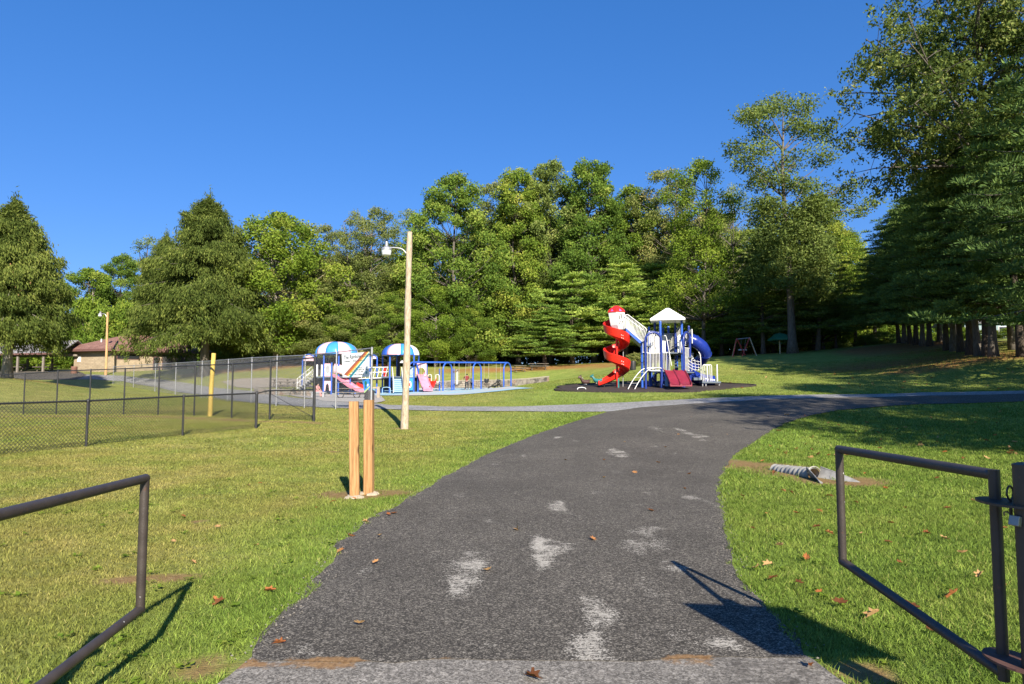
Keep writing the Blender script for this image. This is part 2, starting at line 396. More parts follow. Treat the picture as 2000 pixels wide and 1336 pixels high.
sheet('road', road_poly, .14, .012, M['asphalt'], .10, road_wear, seam_soil, .035)
old_poly = [(BX0+.02,BY0+.10),(BX1-.02,BY1+.10),(BX1+.03,BY1-.012),(BX1+.15,2.6),(BX1+.6,-14),(BX0-.5,-14),(BX0-.06,2.6),(BX0-.02,BY0-.012)]
sheet('forecourt', old_poly, .16, .008, M['old_asphalt'], .05, lambda x, y: .75*np.clip(fbm(x,y,.7,50)*2.4-.75,0,1)*np.clip((x+1.0)/1.2,.15,1), seam_soil)
UP = [(60,728),(150,731),(240,734),(310,741),(384,752),(446,760),(510,768),(560,775),(620,781),(690,787),(760,792),(860,795),(1000,795),(1150,790),(1300,783),(1450,776),(1600,771.5),(1800,767.5),(2000,764)]
LO = [(60,742),(180,741),(240,745),(310,757),(384,770),(446,781),(500,787),(560,792),(620,796),(700,799),(800,802),(1000,804),(1186,805)]
up = [G(*p) for p in UP]; up.append((ROAD_R[-1][0], up[-1][1]+.8)); lo = [G(*p) for p in LO]
sheet('path', lo+SEAM+up[::-1], .5, .02, M['path'], .12, lambda x, y: .45*fbm(x,y,2.5,60), None, .03)
pad = [G(u,v) for u, v in ((632,784),(690,786.5),(735,788),(752,783),(745,775),(720,769),(600,768),(560,770),(600,778))]
sheet('concrete_pad', pad, .6, .045, M['concrete'], .1, None, None)
lot = [G(u,v) for u, v in ((-120,741),(60,742),(150,742),(170,733),(150,725),(60,725),(-120,727))]
sheet('parking_lot', lot, .8, .045, M['asphalt'], .1, None, None)
blue = [G(u,v) for u, v in ((580,769),(640,769.5),(740,773),(800,773),(860,772),(920,770),(975,765),(1010,761),(1045,759),(1020,757.5),(960,757.5),(880,758),(800,758.5),(700,760),(600,762))]
sheet('play_surface', blue, .5, .04, M['blue_surface'], .05)
grav = [G(u,v) for u, v in ((432,746),(470,740),(530,738),(600,742),(612,757),(540,757),(490,759),(455,755))]
sheet('gravel_pad', grav, .6, .04, M['gravel'], .2)
rub = []
for k in range(72):
    a = 2*math.pi*k/72; q = 1+.05*math.sin(5*a+1)+.035*math.sin(9*a); rub.append(G(1270+186*q*math.cos(a)+(14*math.sin(3*a)), 757.2-9.8*q*math.sin(a)-1.5*math.cos(a)))
sheet('rubber_mulch', rub, .4, .05, M['rubber'], .1)
# ================================================================== TREES
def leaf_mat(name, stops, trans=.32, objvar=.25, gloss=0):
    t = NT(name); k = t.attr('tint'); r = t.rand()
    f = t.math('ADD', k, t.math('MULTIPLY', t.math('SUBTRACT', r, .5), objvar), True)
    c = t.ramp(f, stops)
    d = t.n('ShaderNodeBsdfDiffuse', ins={'Color':c}); tr = t.n('ShaderNodeBsdfTranslucent', ins={'Color':t.mix(.5, c, (.30,.36,.03))})
    mx = t.n('ShaderNodeMixShader', ins={0:trans}); t.l(d.outputs[0], mx.inputs[1]); t.l(tr.outputs[0], mx.inputs[2]); last = mx.outputs[0]
    if gloss:
        g = t.n('ShaderNodeBsdfGlossy', ins={'Color':(1,1,1,1),'Roughness':.45}); m2 = t.n('ShaderNodeMixShader', ins={0:gloss}); t.l(last, m2.inputs[1]); t.l(g.outputs[0], m2.inputs[2]); last = m2.outputs[0]
    t.l(last, t.out.inputs['Surface']); return t.m
M['leaf_green'] = leaf_mat('leaf_green', [(0,(0.057,0.100,0.018)),(.45,(0.143,0.224,0.034)),(.8,(0.247,0.317,0.047)),(1,(0.351,0.372,0.072))], .3, .3)
M['leaf_dark'] = leaf_mat('leaf_dark', [(0,(0.046,0.084,0.019)),(.5,(0.114,0.191,0.035)),(.85,(0.206,0.289,0.049)),(1,(0.297,0.343,0.071))], .3, .3)
M['leaf_yellow'] = leaf_mat('leaf_yellow', [(0,(0.065,0.113,0.020)),(.4,(0.146,0.227,0.030)),(.8,(0.234,0.307,0.044)),(1,(0.304,0.333,0.062))], .35, .25)
M['leaf_olive'] = leaf_mat('leaf_olive', [(0,(0.083,0.110,0.033)),(.45,(0.175,0.211,0.060)),(.8,(0.275,0.293,0.092)),(1,(0.383,0.320,0.125))], .3, .3)
M['leaf_grey'] = leaf_mat('leaf_grey', [(0,(0.062,0.092,0.030)),(.5,(0.150,0.202,0.053)),(.85,(0.250,0.300,0.080)),(1,(0.338,0.358,0.119))], .3, .25)
M['needle_pine'] = leaf_mat('needle_pine', [(0,(0.060,0.115,0.033)),(.45,(0.188,0.305,0.065)),(.8,(0.376,0.493,0.092)),(1,(0.496,0.576,0.128))], .25, .3)
M['needle_dark'] = leaf_mat('needle_dark', [(0,(0.053,0.094,0.031)),(.5,(0.107,0.173,0.052)),(.85,(0.186,0.268,0.066)),(1,(0.265,0.344,0.088))], .15, .2)
M['leaf_oak'] = leaf_mat('leaf_oak', [(0,(0.033,0.053,0.016)),(.5,(0.092,0.130,0.035)),(.85,(0.186,0.225,0.061)),(1,(0.297,0.310,0.101))], .22, .1)
M['needle_spruce'] = leaf_mat('needle_spruce', [(0,(0.028,0.044,0.012)),(.4,(0.080,0.110,0.026)),(.75,(0.165,0.198,0.044)),(1,(0.270,0.286,0.075))], .2, .1)
M['cone'] = plain('spruce_cone', (.30,.16,.07), .8)
def bark(name, a, b):
    t = NT(name); o = t.obj(); f = t.noise(t.mapping(o,(6,6,1.1)), 2.2, 5, .65)
    return t.bsdf(t.ramp(f, [(.3,a),(.7,b)]), .9, 0, t.bump(f, .8, .04), .2)
M['bark'] = bark('bark_grey', (.075,.062,.050), (.20,.175,.145))
M['bark_pale'] = bark('bark_pale', (.17,.145,.115), (.36,.32,.27))
M['bark_dark'] = bark('bark_dark', (.045,.035,.028), (.115,.09,.07))

def rand_dirs(n):
    v = rng.normal(size=(n,3)); return v/np.linalg.norm(v, axis=1, keepdims=True)
def leaves(centers, sizes, aspect=.55, droop=0.0, axis=None, flat=0.0):
    """diamond leaves: V, F"""
    n = len(centers)
    a = rand_dirs(n) if axis is None else axis+.35*rand_dirs(n)
    a[:,2] -= droop; a /= np.linalg.norm(a, axis=1, keepdims=True)
    r = rand_dirs(n)
    if flat: 
        r2 = np.cross(a, np.array([0,0,1.0])); r = r*(1-flat)+r2*flat
    b = np.cross(a, r) if not flat else r-(r*a).sum(1,keepdims=True)*a
    b /= np.linalg.norm(b, axis=1, keepdims=True)+1e-9
    l = (sizes*.5)[:,None]; w = l*aspect
    V = np.stack([centers-a*l, centers+b*w-a*l*.15, centers+a*l, centers-b*w-a*l*.15], 1).reshape(-1,3)
    return V, np.arange(4*n).reshape(n,4)
class Tree:
    """gathers leaves and limbs of one tree, base at the origin"""
    def __init__(s): s.V = []; s.T = []; s.limbs = MB(); s.extra = None
    def put(s, c, size, tint, **k):
        V, _ = leaves(c, size, **k); s.V.append(V); s.T.append(np.repeat(tint, 4))
    def clump(s, c, r, n, size, base_tint, squash=.75, shell=.55, **k):
        d = rand_dirs(n); rad = (shell+(1-shell)*rng.random(n))**1
        rad = np.where(rng.random(n) < .22, rng.random(n), rad)*(1+.18*rng.normal(size=n))
        p = np.array(c)+d*rad[:,None]*r*np.array([1,1,squash])
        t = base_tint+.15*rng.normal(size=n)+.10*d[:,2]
        s.put(p, size*(.7+.6*rng.random(n)), np.clip(t,0,1), **k)
    def limb(s, a, b, r0, r1, bend=.12, seg=5, n=6):
        a, b = Vector(a), Vector(b); L = (b-a).length; pts = []; o = Vector(rng.normal(size=3)*L*bend)
        o2 = Vector(rng.normal(size=3)*L*bend*.3)
        for i in range(seg+1):
            t = i/seg; pts.append(a.lerp(b,t)+o*math.sin(math.pi*t)*.5+o2*math.sin(2*math.pi*t)*.5)
        s.limbs.tube(pts, [r0+(r1-r0)*(i/seg)**.8 for i in range(seg+1)], n, cap=True); return pts
    def trunk(s, pts, r0, r1, flare=1.5, n=10):
        pts = catmull(pts, 4); m = len(pts)-1; rs = []
        for i in range(m+1):
            h = pts[i].z-pts[0].z; rs.append((r0+(r1-r0)*i/m)*(1+(flare-1)*math.exp(-h/(r0*2.2))))
        s.limbs.tube(pts, rs, n); return pts
    def finish(s):
        V = np.concatenate(s.V); n = len(V)//4
        cm = np_mesh('crown', V, np.arange(4*n).reshape(n,4), {'tint':np.concatenate(s.T)})
        me = bpy.data.meshes.new('trunk'); me.from_pydata(s.limbs.v, [], s.limbs.f); me.polygons.foreach_set('use_smooth',[True]*len(me.polygons)); me.update()
        s.cm, s.tm = cm, me
        z = V[:,2]; s.H = float(np.percentile(z, 99.6)); s.R = float(np.percentile(np.hypot(V[:,0],V[:,1]), 95)); return s
def deciduous(H, Rr, base, n_clumps, per, leaf, clump_r, tint=.5, stems=1, profile=None, seed=0, trunk_r=.3, openness=.35, squash=.72, limb_every=1, droop=.15):
    global rng; rng = np.random.default_rng(seed); T = Tree()
    prof = profile or (lambda t: math.sin(math.pi*min(1,.12+.88*t))**.6)
    tops = []
    for k in range(stems):
        a = rng.random()*6.28+k*3.1; sp_ = (0 if stems == 1 else .05*H)
        tr = T.trunk([(.28*k*math.cos(a),.28*k*math.sin(a),-.3),(.2*math.cos(a)*stems,.2*math.sin(a)*stems,H*.25),(sp_*math.cos(a)+rng.normal()*.25,sp_*math.sin(a)+rng.normal()*.25,H*.55),(sp_*1.4*math.cos(a)+rng.normal()*.4,sp_*1.4*math.sin(a)+rng.normal()*.4,H*.9)], trunk_r/(1 if stems == 1 else 1.25), .04)
        tops.append(tr)
    for i in range(n_clumps):
        t = ((i+.5)/n_clumps*1.0+rng.normal()*.03); t = min(max(t,0),1); z = H*(base+(1-base)*t)*.97
        a = i*2.39996+rng.normal()*.5; rr = Rr*prof(t)*(openness+(1-openness)*math.sqrt(rng.random()))*(.92+.2*rng.random())
        c = Vector((rr*math.cos(a), rr*math.sin(a), z)); cr = clump_r*(.65+.7*rng.random())*(1-.35*t)
        m = max(20, int(per*(cr/clump_r)**2))
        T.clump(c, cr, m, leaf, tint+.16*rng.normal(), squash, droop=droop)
        if i % limb_every == 0:
            tr = tops[i % stems]; zz = max(z-rr*(.45+.4*rng.random()), H*base*.75); q = min(tr, key=lambda p: abs(p.z-zz))
            T.limb(q, c, max(.03, trunk_r*.30*(1-t)+.03), .015, .10)
    return T.finish()
def pine(H, Rr, base, whorls, per_branch, tuft, seed=0, trunk_r=.25, leaf=.34, tint=.45, ragged=.25, top=.85):
    """white pine: level layered boughs of upward tufts"""
    global rng; rng = np.random.default_rng(seed); T = Tree()
    tr = T.trunk([(0,0,-.3),(rng.normal()*.1,rng.normal()*.1,H*.4),(rng.normal()*.15,rng.normal()*.15,H*.75),(rng.normal()*.1,rng.normal()*.1,H*.99)], trunk_r, .03)
    for w_ in range(whorls):
        t = (w_+.5)/whorls; z = H*(base+(1-base)*t*.98); nb = 5 if t < .8 else 4
        for b in range(nb):
            a = b*6.283/nb+w_*1.1+rng.normal()*.25
            L = Rr*((1-t)**.62*(.95) + .06)*(1-ragged+2*ragged*rng.random())*(1.0 if t > .12 else .8)
            if L < .35: L = .35
            rise = L*(.02+.28*t)
            q = min(tr, key=lambda p: abs(p.z-z)); e = Vector((q.x+L*math.cos(a), q.y+L*math.sin(a), z+rise))
            T.limb(q, e, .018+.022*L/Rr*2, .008, .05, 4, 5)
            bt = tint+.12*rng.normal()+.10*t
            m = max(3, int(tuft*L/Rr))
            for s_ in np.linspace(.32, 1.03, m):
                side = rng.normal()*.26*L*s_
                c = (q.x+L*s_*math.cos(a)-side*math.sin(a), q.y+L*s_*math.sin(a)+side*math.cos(a), z+rise*s_+.10+rng.normal()*.08)
                nn = per_branch; d = rand_dirs(nn); d[:,2] = np.abs(d[:,2])*.9-.18
                rad = (.52 if nn < 60 else .78)+.12*rng.normal(); p = np.array(c)+d*(rng.random(nn)**.5)[:,None]*rad*np.array([1,1,.40])
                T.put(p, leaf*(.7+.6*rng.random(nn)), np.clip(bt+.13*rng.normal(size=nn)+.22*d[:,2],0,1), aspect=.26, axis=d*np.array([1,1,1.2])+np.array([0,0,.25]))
    return T.finish()
def spruce(H, Rr, base, n_br, sprays, seed=0, trunk_r=.33, leaf=.8, tint=.48, lean=None):
    """weeping spruce: boughs that sweep down and hang curtains of twigs"""
    global rng; rng = np.random.default_rng(seed); T = Tree()
    tr = T.trunk([(0,0,-.3),(.05,0,H*.4),(0,.05,H*.75),(0,0,H*.99)], trunk_r, .03)
    tips = []
    for i in range(n_br):
        t = (i+.5)/n_br; t = t**.85; z = H*(base+(1-base)*t); a = i*2.39996+rng.normal()*.3
        lump = float(vnoise(np.array([a*1.3+3]),np.array([t*7.0]),1.0,seed)[0]); L = Rr*((1-t)**.60*.98+.02)*(.42+.52*lump+.34*rng.random()); L = max(L,.3)
        q = Vector((0,0,z)); pts = []
        for s_ in (0,.3,.6,.85,1):
            pts.append(Vector((L*s_*math.cos(a), L*s_*math.sin(a), z+L*(.22*s_-.62*s_*s_*(1-.55*t)+.14*s_**4))))
        T.limbs.tube(pts, [.045*(1-k*.22)*(.4+L/Rr) for k in range(5)], 5); tips.append(pts[-1])
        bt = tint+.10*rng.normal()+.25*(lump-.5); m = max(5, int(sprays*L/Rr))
        for s_ in (.12+.95*rng.random(m)**.75):
            k = min(3, int(s_*4)); zc = z+L*(.22*s_-.62*s_*s_*(1-.55*t)+.14*s_**4)
            side = rng.normal()*.20*L*(.4+.6*s_)+rng.normal()*.12
            c = np.array([L*s_*math.cos(a)-side*math.sin(a), L*s_*math.sin(a)+side*math.cos(a), zc-abs(side)*.25])
            nn = 30; off = rng.normal(size=(nn,3))*np.array([.16,.16,.10]); off[:,2] -= rng.random(nn)**1.4*.85
            out = np.array([math.cos(a)*.45, math.sin(a)*.45, -1.0 if t < .85 else .3])
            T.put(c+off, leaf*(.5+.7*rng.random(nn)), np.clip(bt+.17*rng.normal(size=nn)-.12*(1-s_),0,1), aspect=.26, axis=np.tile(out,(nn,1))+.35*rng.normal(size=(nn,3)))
    n = 260; T.put(np.array([0,0,H*.985])+rng.normal(size=(n,3))*np.array([.16,.16,.45]), np.full(n,.35), np.clip(tint+.15*rng.normal(size=n),0,1), aspect=.2, axis=np.tile([0.0,0,1.0],(n,1))+.8*rand_dirs(n))
    T.tips = tips; return T.finish()

V_ = {}
V_['maple'] = deciduous(18, 6.6, .14, 129, 503, 0.31, 1.61, .5, 2, seed=11, trunk_r=.34, openness=.3)
V_['broad'] = deciduous(23, 6.2, .08, 175, 503, 0.30, 1.54, .48, 1, seed=12, trunk_r=.36, openness=.3, profile=lambda t: (.78+.30*math.sin(3.4*t+.4))*(1-t**4)**.5+.08)
V_['tall'] = deciduous(25, 5.2, .10, 168, 487, 0.29, 1.43, .5, 1, seed=13, trunk_r=.34, openness=.25, profile=lambda t: (.78+.24*math.sin(7*t))*(1-t**3.6)**.5+.12)
V_['tall_b'] = deciduous(25, 5.4, .08, 175, 454, 0.29, 1.40, .5, 1, seed=23, trunk_r=.34, openness=.25, profile=lambda t: (.76+.26*math.sin(9*t+2))*(1-t**3.4)**.5+.14)
V_['airy'] = deciduous(24, 5.0, .22, 147, 267, 0.26, 1.33, .5, 1, seed=14, trunk_r=.28, openness=.25, profile=lambda t: (.78+.30*math.sin(8*t+1))*(1-t**3)**.5+.12)
V_['airy_b'] = deciduous(24, 5.2, .16, 157, 283, 0.26, 1.29, .52, 2, seed=15, trunk_r=.30, openness=.25, profile=lambda t: (.76+.28*math.sin(6*t+2))*(1-t**3)**.5+.12)
V_['thin'] = deciduous(22, 4.2, .26, 105, 154, 0.22, 1.19, .5, 2, seed=16, trunk_r=.22)
V_['shrub'] = deciduous(5, 2.6, .05, 30, 420, .24, 1.1, .5, 3, seed=17, trunk_r=.08)
V_['pine'] = pine(14, 4.6, .15, 11, 95, 8, 21, ragged=.35)
V_['pine_b'] = pine(12, 4.8, .15, 9, 100, 8, 22, ragged=.45)
V_['pine_c'] = pine(18, 4.8, .14, 13, 95, 9, 24, ragged=.4)
V_['pine_high'] = pine(16, 4.4, .30, 11, 90, 8, 27, ragged=.35)
V_['grove'] = pine(15, 5.0, .15, 17, 95, 10, 25, trunk_r=.24, ragged=.32, tint=.45, leaf=.26)
V_['grove_b'] = pine(17, 5.3, .13, 19, 95, 10, 26, trunk_r=.26, ragged=.36, tint=.45, leaf=.26)
V_['spruce'] = spruce(14, 5.0, .245, 150, 62, 31, leaf=.30)
V_['spruce_b'] = spruce(15.5, 6.0, .24, 170, 68, 32, trunk_r=.36, leaf=.30)
def tall_tree():
    """open umbrella top on a long straight stem, fuller skirt below"""
    global rng; rng = np.random.default_rng(41); T = Tree()
    tr = T.trunk([(0,0,-.3),(-.1,0,7),(-.35,0,14),(-.5,0,20),(-.3,0,24.5)], .40, .07, 1.6, 12)
    def q(z): return min(tr, key=lambda p: abs(p.z-z))
    spots = []
    for (x, z, r, n, tint) in ((-4.2,25.4,1.7,190,.55),(-2.5,26.6,1.8,230,.6),(-.5,27.2,1.9,260,.6),(1.4,27.0,1.8,240,.6),(3.0,26.0,1.6,200,.55),(3.4,24.6,1.3,120,.5),(-1.5,25.2,1.6,140,.5),(1.2,25.0,1.5,130,.5),
                               (-5.0,22.3,1.6,170,.5),(-3.4,22.0,1.7,170,.5),(-4.2,20.4,1.6,160,.45),(-2.4,20.2,1.6,150,.45),(2.2,22.2,1.6,140,.5),(2.9,20.8,1.4,120,.5),(.6,21.5,1.5,110,.45),(-3.0,18.6,1.7,180,.42),(-.6,18.8,1.6,160,.4),(2.0,18.9,1.5,150,.42),
                               (6.2,17.2,1.5,110,.5),(7.7,16.6,1.2,90,.5),(5.1,18.3,1.2,80,.5),(6.8,15.6,1.2,80,.5),
                               (1.5,16.8,1.8,230,.45),(-2.5,16.4,1.7,160,.42),(3.4,15.4,1.8,220,.5)):
        for k in range(2):
            y = rng.normal()*1.5; c = (x+rng.normal()*.4, y, z+rng.normal()*.4); T.clump(c, r, int(n*2.0), .27, tint+.08*rng.normal(), .62, droop=.2)
        T.limb(q(z-2.4-abs(x)*.25), (x,y,z-.2), .10, .02, .10, 6)
    for i in range(70):
        t = i/70; z = 6+10.5*t; a = i*2.4; rr = (4.1*(1-.25*t))*(.25+.75*math.sqrt(rng.random())); c = (rr*math.cos(a), rr*math.sin(a)*.8, z)
        T.clump(c, 1.5*(.7+.6*rng.random()), 420, .27, .50+.12*rng.normal(), .6, droop=.3)
        if i % 3 == 0: T.limb(q(z-.2), c, .05, .015, .1)
    for k in range(5): T.limb((3.5+k*.3,0,17.3), (6.6+.35*k, rng.normal()*.5, 18.5+.45*k), .03, .008, .1)
    return T.finish()
V_['tall_open'] = tall_tree()
def oak(seed=51):
    """big oak with heavy spreading limbs and coarse clusters of leaves with sky between"""
    global rng; rng = np.random.default_rng(seed); T = Tree()
    tr = T.trunk([(0,0,-.3),(.1,.1,5),(-.1,.2,11),(.1,0,17),(0,0,22)], .24, .10, 1.5, 12)
    for i in range(36):
        z0 = 10+9.5*i/36; a = i*2.4+rng.normal()*.3; L = (10.0*math.sin(math.pi*(.30+.62*i/36))**.8)*(.72+.35*rng.random()); up = .12+.05*(z0-10)
        q = min(tr, key=lambda p: abs(p.z-z0)); e = Vector((L*math.cos(a), L*math.sin(a), z0+L*up))
        pts = T.limb(q, e, .10, .03, .10, 7)
        for k in range(11):
            s_ = .34+.68*rng.random(); b = pts[min(7,int(s_*7))]; tip = b+Vector(rng.normal(size=3)*np.array([1.2,1.2,.9])); T.limb(b, tip, .028, .01, .12, 3, 4)
            bt = .5+.16*rng.normal()
            for j in range(5):
                c = np.array(tip)+rng.normal(size=3)*np.array([.55,.55,.42]); m = 36
                p = c+rng.normal(size=(m,3))*np.array([.21,.21,.17]); T.put(p, .22*(.7+.7*rng.random(m)), np.clip(bt+.2*rng.normal(size=m),0,1), aspect=.5, droop=.3)
    return T.finish()
V_['oak'] = oak()
V_['oak_b'] = deciduous(21, 6.5, .22, 90, 320, .34, 2.0, .45, 1, seed=52, trunk_r=.42)

def plant_tree(kind, u, v_base, d, v_top, width, mat, label, cat='tree', group=None, name=None, bk='bark', rz=None, loc=None, size=None, seed=None):
    T = V_[kind]
    if loc is None:
        x = (u-1000)/FP*d; b = Vector((x, d, zg(x, d))); top = P(u, v_top, d).z; Hh = top-b.z; W = width/FP*d
        sz = Hh/T.H; sx = (W/2)/T.R
    else:
        b = Vector((loc[0], loc[1], zg(*loc))); sz = size[0]/T.H; sx = size[1]/T.R
    o = thing(name or 'deciduous_tree', label, cat, b, 0, group)
    c = link_mesh('crown', T.cm, None, o); t_ = link_mesh('trunk', T.tm, None, o)
    r = rz if rz is not None else random.random()*6.28
    for k, m in ((c, mat), (t_, bk)):
        k.rotation_euler = (0,0,r); k.scale = (sx,sx,sz)
        if not k.data.materials: k.data.materials.append(M[m])
        k.material_slots[0].link = 'OBJECT'; k.material_slots[0].material = M[m]
    return o
# ---- left
o = plant_tree('spruce', 14,738,60,403,205,'needle_spruce','tall weeping spruce with brown cones at its top by the parking lot','spruce tree',name='spruce_tree',bk='bark_pale',rz=.4)
T = V_['spruce']; mb = MB()
tp = [t for t in T.tips if t.z > 7.5]; random.shuffle(tp)
for k, p in enumerate(tp[:64]):
    for j in range(4):
        q = p*(.8+.16*j*.4)+Vector((random.gauss(0,.15),random.gauss(0,.15),-.18)); mb.lathe([(.01,.09),(.055,.03),(.05,-.06),(.012,-.13)], q, 5)
c = mb.build('cones', M['cone'], o); c['kind'] = 'stuff'; c.rotation_euler = (0,0,.4); c.scale = o.children[0].scale
plant_tree('spruce_b', 399,714,80,398,240,'needle_spruce','largest weeping spruce, spreading over the right end of the brown-roofed building','spruce tree',name='spruce_tree',rz=1.2)
plant_tree('spruce', 316,712,102,468,110,'needle_spruce','smaller weeping spruce crowding the left side of the largest spruce','spruce tree',name='spruce_tree',rz=2.0)
G1 = 'trees along the back of the park'
for a in (
 ('maple',165,712,112,528,153,'leaf_green','pale round tree above the brown roof, next to the cone-bearing spruce',G1),
 ('broad',232,712,116,502,140,'leaf_dark','dark round-headed tree rising above the lamp pole by the building',G1),
 ('thin',287,712,120,466,128,'leaf_grey','thin see-through tree between the dark round tree and the largest spruce',G1),
 ('maple',540,698,86,422,249,'leaf_yellow','bright yellow-green maple with two pale stems right of the largest spruce',G1),
 ('airy',632,700,94,443,147,'leaf_olive','olive leafy tree between the bright maple and the brown-leaved tree',G1),
 ('broad',640,694,86,555,166,'leaf_olive','low dense olive tree directly behind the striped canopy',G1),
 ('thin',690,694,90,415,96,'leaf_olive','thin-topped tree with bare upper stems left of the brown-leaved tree',G1),
 ('airy_b',728,692,88,410,147,'leaf_olive','brown-leaved tree with a leaning pale trunk left of the lamp pole',G1),
 ('thin',795,700,100,412,128,'leaf_grey','nearly bare forked treetop just behind the top of the wooden lamp pole',G1),
 ('broad',790,700,92,500,153,'leaf_green','mid-green tree behind the middle of the wooden lamp pole',G1),
 ('broad',885,704,93,348,243,'leaf_dark','wide dark green tree right of the wooden lamp pole',G1),
 ('airy_b',965,706,102,362,140,'leaf_olive','grey-brown sparse tree between the wide dark tree and the pair above the swings',G1),
 ('tall',1012,710,96,338,166,'leaf_green','tall green tree directly above the right end of the swings',G1),
 ('tall_b',1075,708,98,322,166,'leaf_grey','tall greyish tree left of the dark double-topped tree',G1),
 ('tall',1160,706,94,322,185,'leaf_dark','dark double-topped tree above the red spiral slide',G1),
 ('tall_b',1238,704,104,372,153,'leaf_green','rounded tree filling the dip above the sloping ramp',G1),
 ('airy_b',1300,702,100,338,166,'leaf_olive','loose olive tree above the white play roof',G1),
 ('airy',1375,700,82,316,192,'leaf_yellow','yellow-green airy tree on a dark forked trunk behind the play structure',G1),
 ('thin',1442,698,100,365,110,'leaf_grey','open thin-leaved tree between the forked trunk and the tallest tree',G1),
 ('maple',668,700,86,596,110,'leaf_green','low leafy tree between the two striped canopies',G1),
 ('broad',760,704,86,575,120,'leaf_green','low leafy tree just left of the lamp pole foot',G1),
 ('maple',850,709,87,560,130,'leaf_yellow','low bright leafy tree right of the lamp pole, above the first swing arch',G1),
 ('broad',915,711,88,585,110,'leaf_green','low leafy tree above the middle of the swings',G1),
 ('broad',1606,690,88,385,190,'leaf_green','broad green tree standing behind the tallest tree',G1),
 ('tall',1655,688,98,455,140,'leaf_green','green tree at the gap before the shaded pine grove',G1),
 ):
    plant_tree(*a[:8], group=a[8], bk='bark_pale' if 'pale' in a[7] or a[0] == 'maple' else 'bark')
back = [(450,505),(520,470),(590,470),(655,475),(720,480),(800,490),(850,430),(930,420),(985,410),(1045,390),(1110,395),(1190,400),(1255,430),(1330,405),(1400,410),(1470,430),(1530,440),(1620,450),(1680,520)]
for k, (u, vt) in enumerate(back):
    plant_tree(('broad','tall_b','maple','tall')[k % 4],u+random.randint(-12,12),705,108+(k*5)%9,vt+random.randint(0,40),170,('leaf_green','leaf_dark','leaf_olive')[k % 3],'tree of the second row, half hidden behind the front trees','tree','second row of trees behind the playgrounds')
plant_tree('tall_open', 1549,690,75,192,205,'leaf_grey','tallest tree with an open umbrella top standing alone on the lawn','tree',rz=0.0)
GP = 'white pines along the lawn edge'
pines = [(1064,714,85,608,172,'bright low pine right of the swings with its trunk in view'),
 (1118,712,88,537,187,'pine above the dark bouncing toys'),(1222,708,88,518,203,'pine behind the ramp railing'),(1290,706,92,518,201,'tall pine behind the white play roof'),(1410,700,84,582,160,'bright low pine left of the red-legged swing frame'),(1455,697,92,562,155,'pine behind the red-legged swing frame'),(1512,694,86,620,171,'bright pine over the green canopy'),(1500,694,98,549,182,'taller pine rising behind the green canopy')]
for k, (u, vb, d, vt, w_, lb) in enumerate(pines):
    plant_tree(('pine','pine_b','pine_c')[k % 3], u,vb,d,vt,w_,'needle_pine',lb,'pine tree',GP,'pine_tree','bark_dark')
for k, (u, vb, d, vt, w_, lb) in enumerate([(1592,686,84,560,130,'dark pine in front of the brick house, right of the tallest tree'),(1634,684,80,600,90,'slim dark pine before the middle of the brick house'),(1672,682,84,575,120,'dark pine at the right end of the brick house'),(1712,680,88,500,140,'dark pine at the near corner of the shaded grove')]):
    plant_tree('pine_high', u,vb,d,vt,w_,'needle_dark',lb,'pine tree',GP,'pine_tree','bark_dark')
# ---- right: the grove in rows, bare stems below
GG = 'shaded pines in the grove on the right'
ordn = ['first','second','third','fourth','fifth','sixth','seventh','eighth','ninth','tenth','eleventh','twelfth','thirteenth','fourteenth','fifteenth','sixteenth']
for k, (u, d, h) in enumerate([(1758,74,13.5),(1768,72,14.5),(1780,70.5,14),(1791,69,15),(1803,67.5,14.5),(1817,66,15.5),(1850,58.5,16),(1864,56.5,16),(1878,55,16.5),(1896,51.5,16.5),(1913,49.5,17),(1928,48.5,17.5),(1997,45.5,18.5)]):
    x = (u-1000)/FP*d
    plant_tree('grove' if k % 2 else 'grove_b', 0,0,0,0,0,'needle_dark','%s pine trunk counting from the left along the shaded grove' % ordn[k],'pine tree',GG,'pine_tree',('bark_dark','bark')[k % 3 == 1],loc=(x,d),size=(h,4.4+.06*k))
for k,(x,y,h) in enumerate([(44,70,15),(40.5,58,16),(37.5,51,17),(46,61,16),(43,52,17),(48,74,15),(35,78,14),(29.5,80,13.5)]):
    plant_tree('grove' if k % 2 else 'grove_b',0,0,0,0,0,'needle_dark','pine in the row behind the front trunks of the shaded grove','pine tree','pines behind the front row of the grove','pine_tree','bark',loc=(x,y),size=(h,5.0))
plant_tree('grove_b',0,0,0,0,0,'needle_dark','nearest dark pine reaching in from the right edge in front of the oak','pine tree',GG,'pine_tree','bark',loc=(31,36),size=(21,6.4))
plant_tree('oak',0,0,0,0,0,'leaf_oak','big oak with coarse leaves rising above the shaded pines into the upper right corner','oak tree',None,'oak_tree','bark',loc=(33.4,47.3),size=(26.5,9.6),rz=.6)
# ---- trees beside the drive, right of the photographer, that shade the lawn
GS = 'oaks beside the drive that shade the lawn'
for k, (x, y, h, r_) in enumerate([(21,1.5,21,6),(27,11,19,5.2),(31.5,15,20,5.0),(29,7,22,6.5),(25,-7,22,6.5),(33,-3,23,6.5),(42,3,23,7),(38,-13,24,7)]):
    plant_tree('oak_b',0,0,0,0,0,'leaf_dark','broad oak beside the drive, outside the right edge of the photograph','oak tree',GS,'oak_tree','bark',loc=(x,y),size=(h,r_))
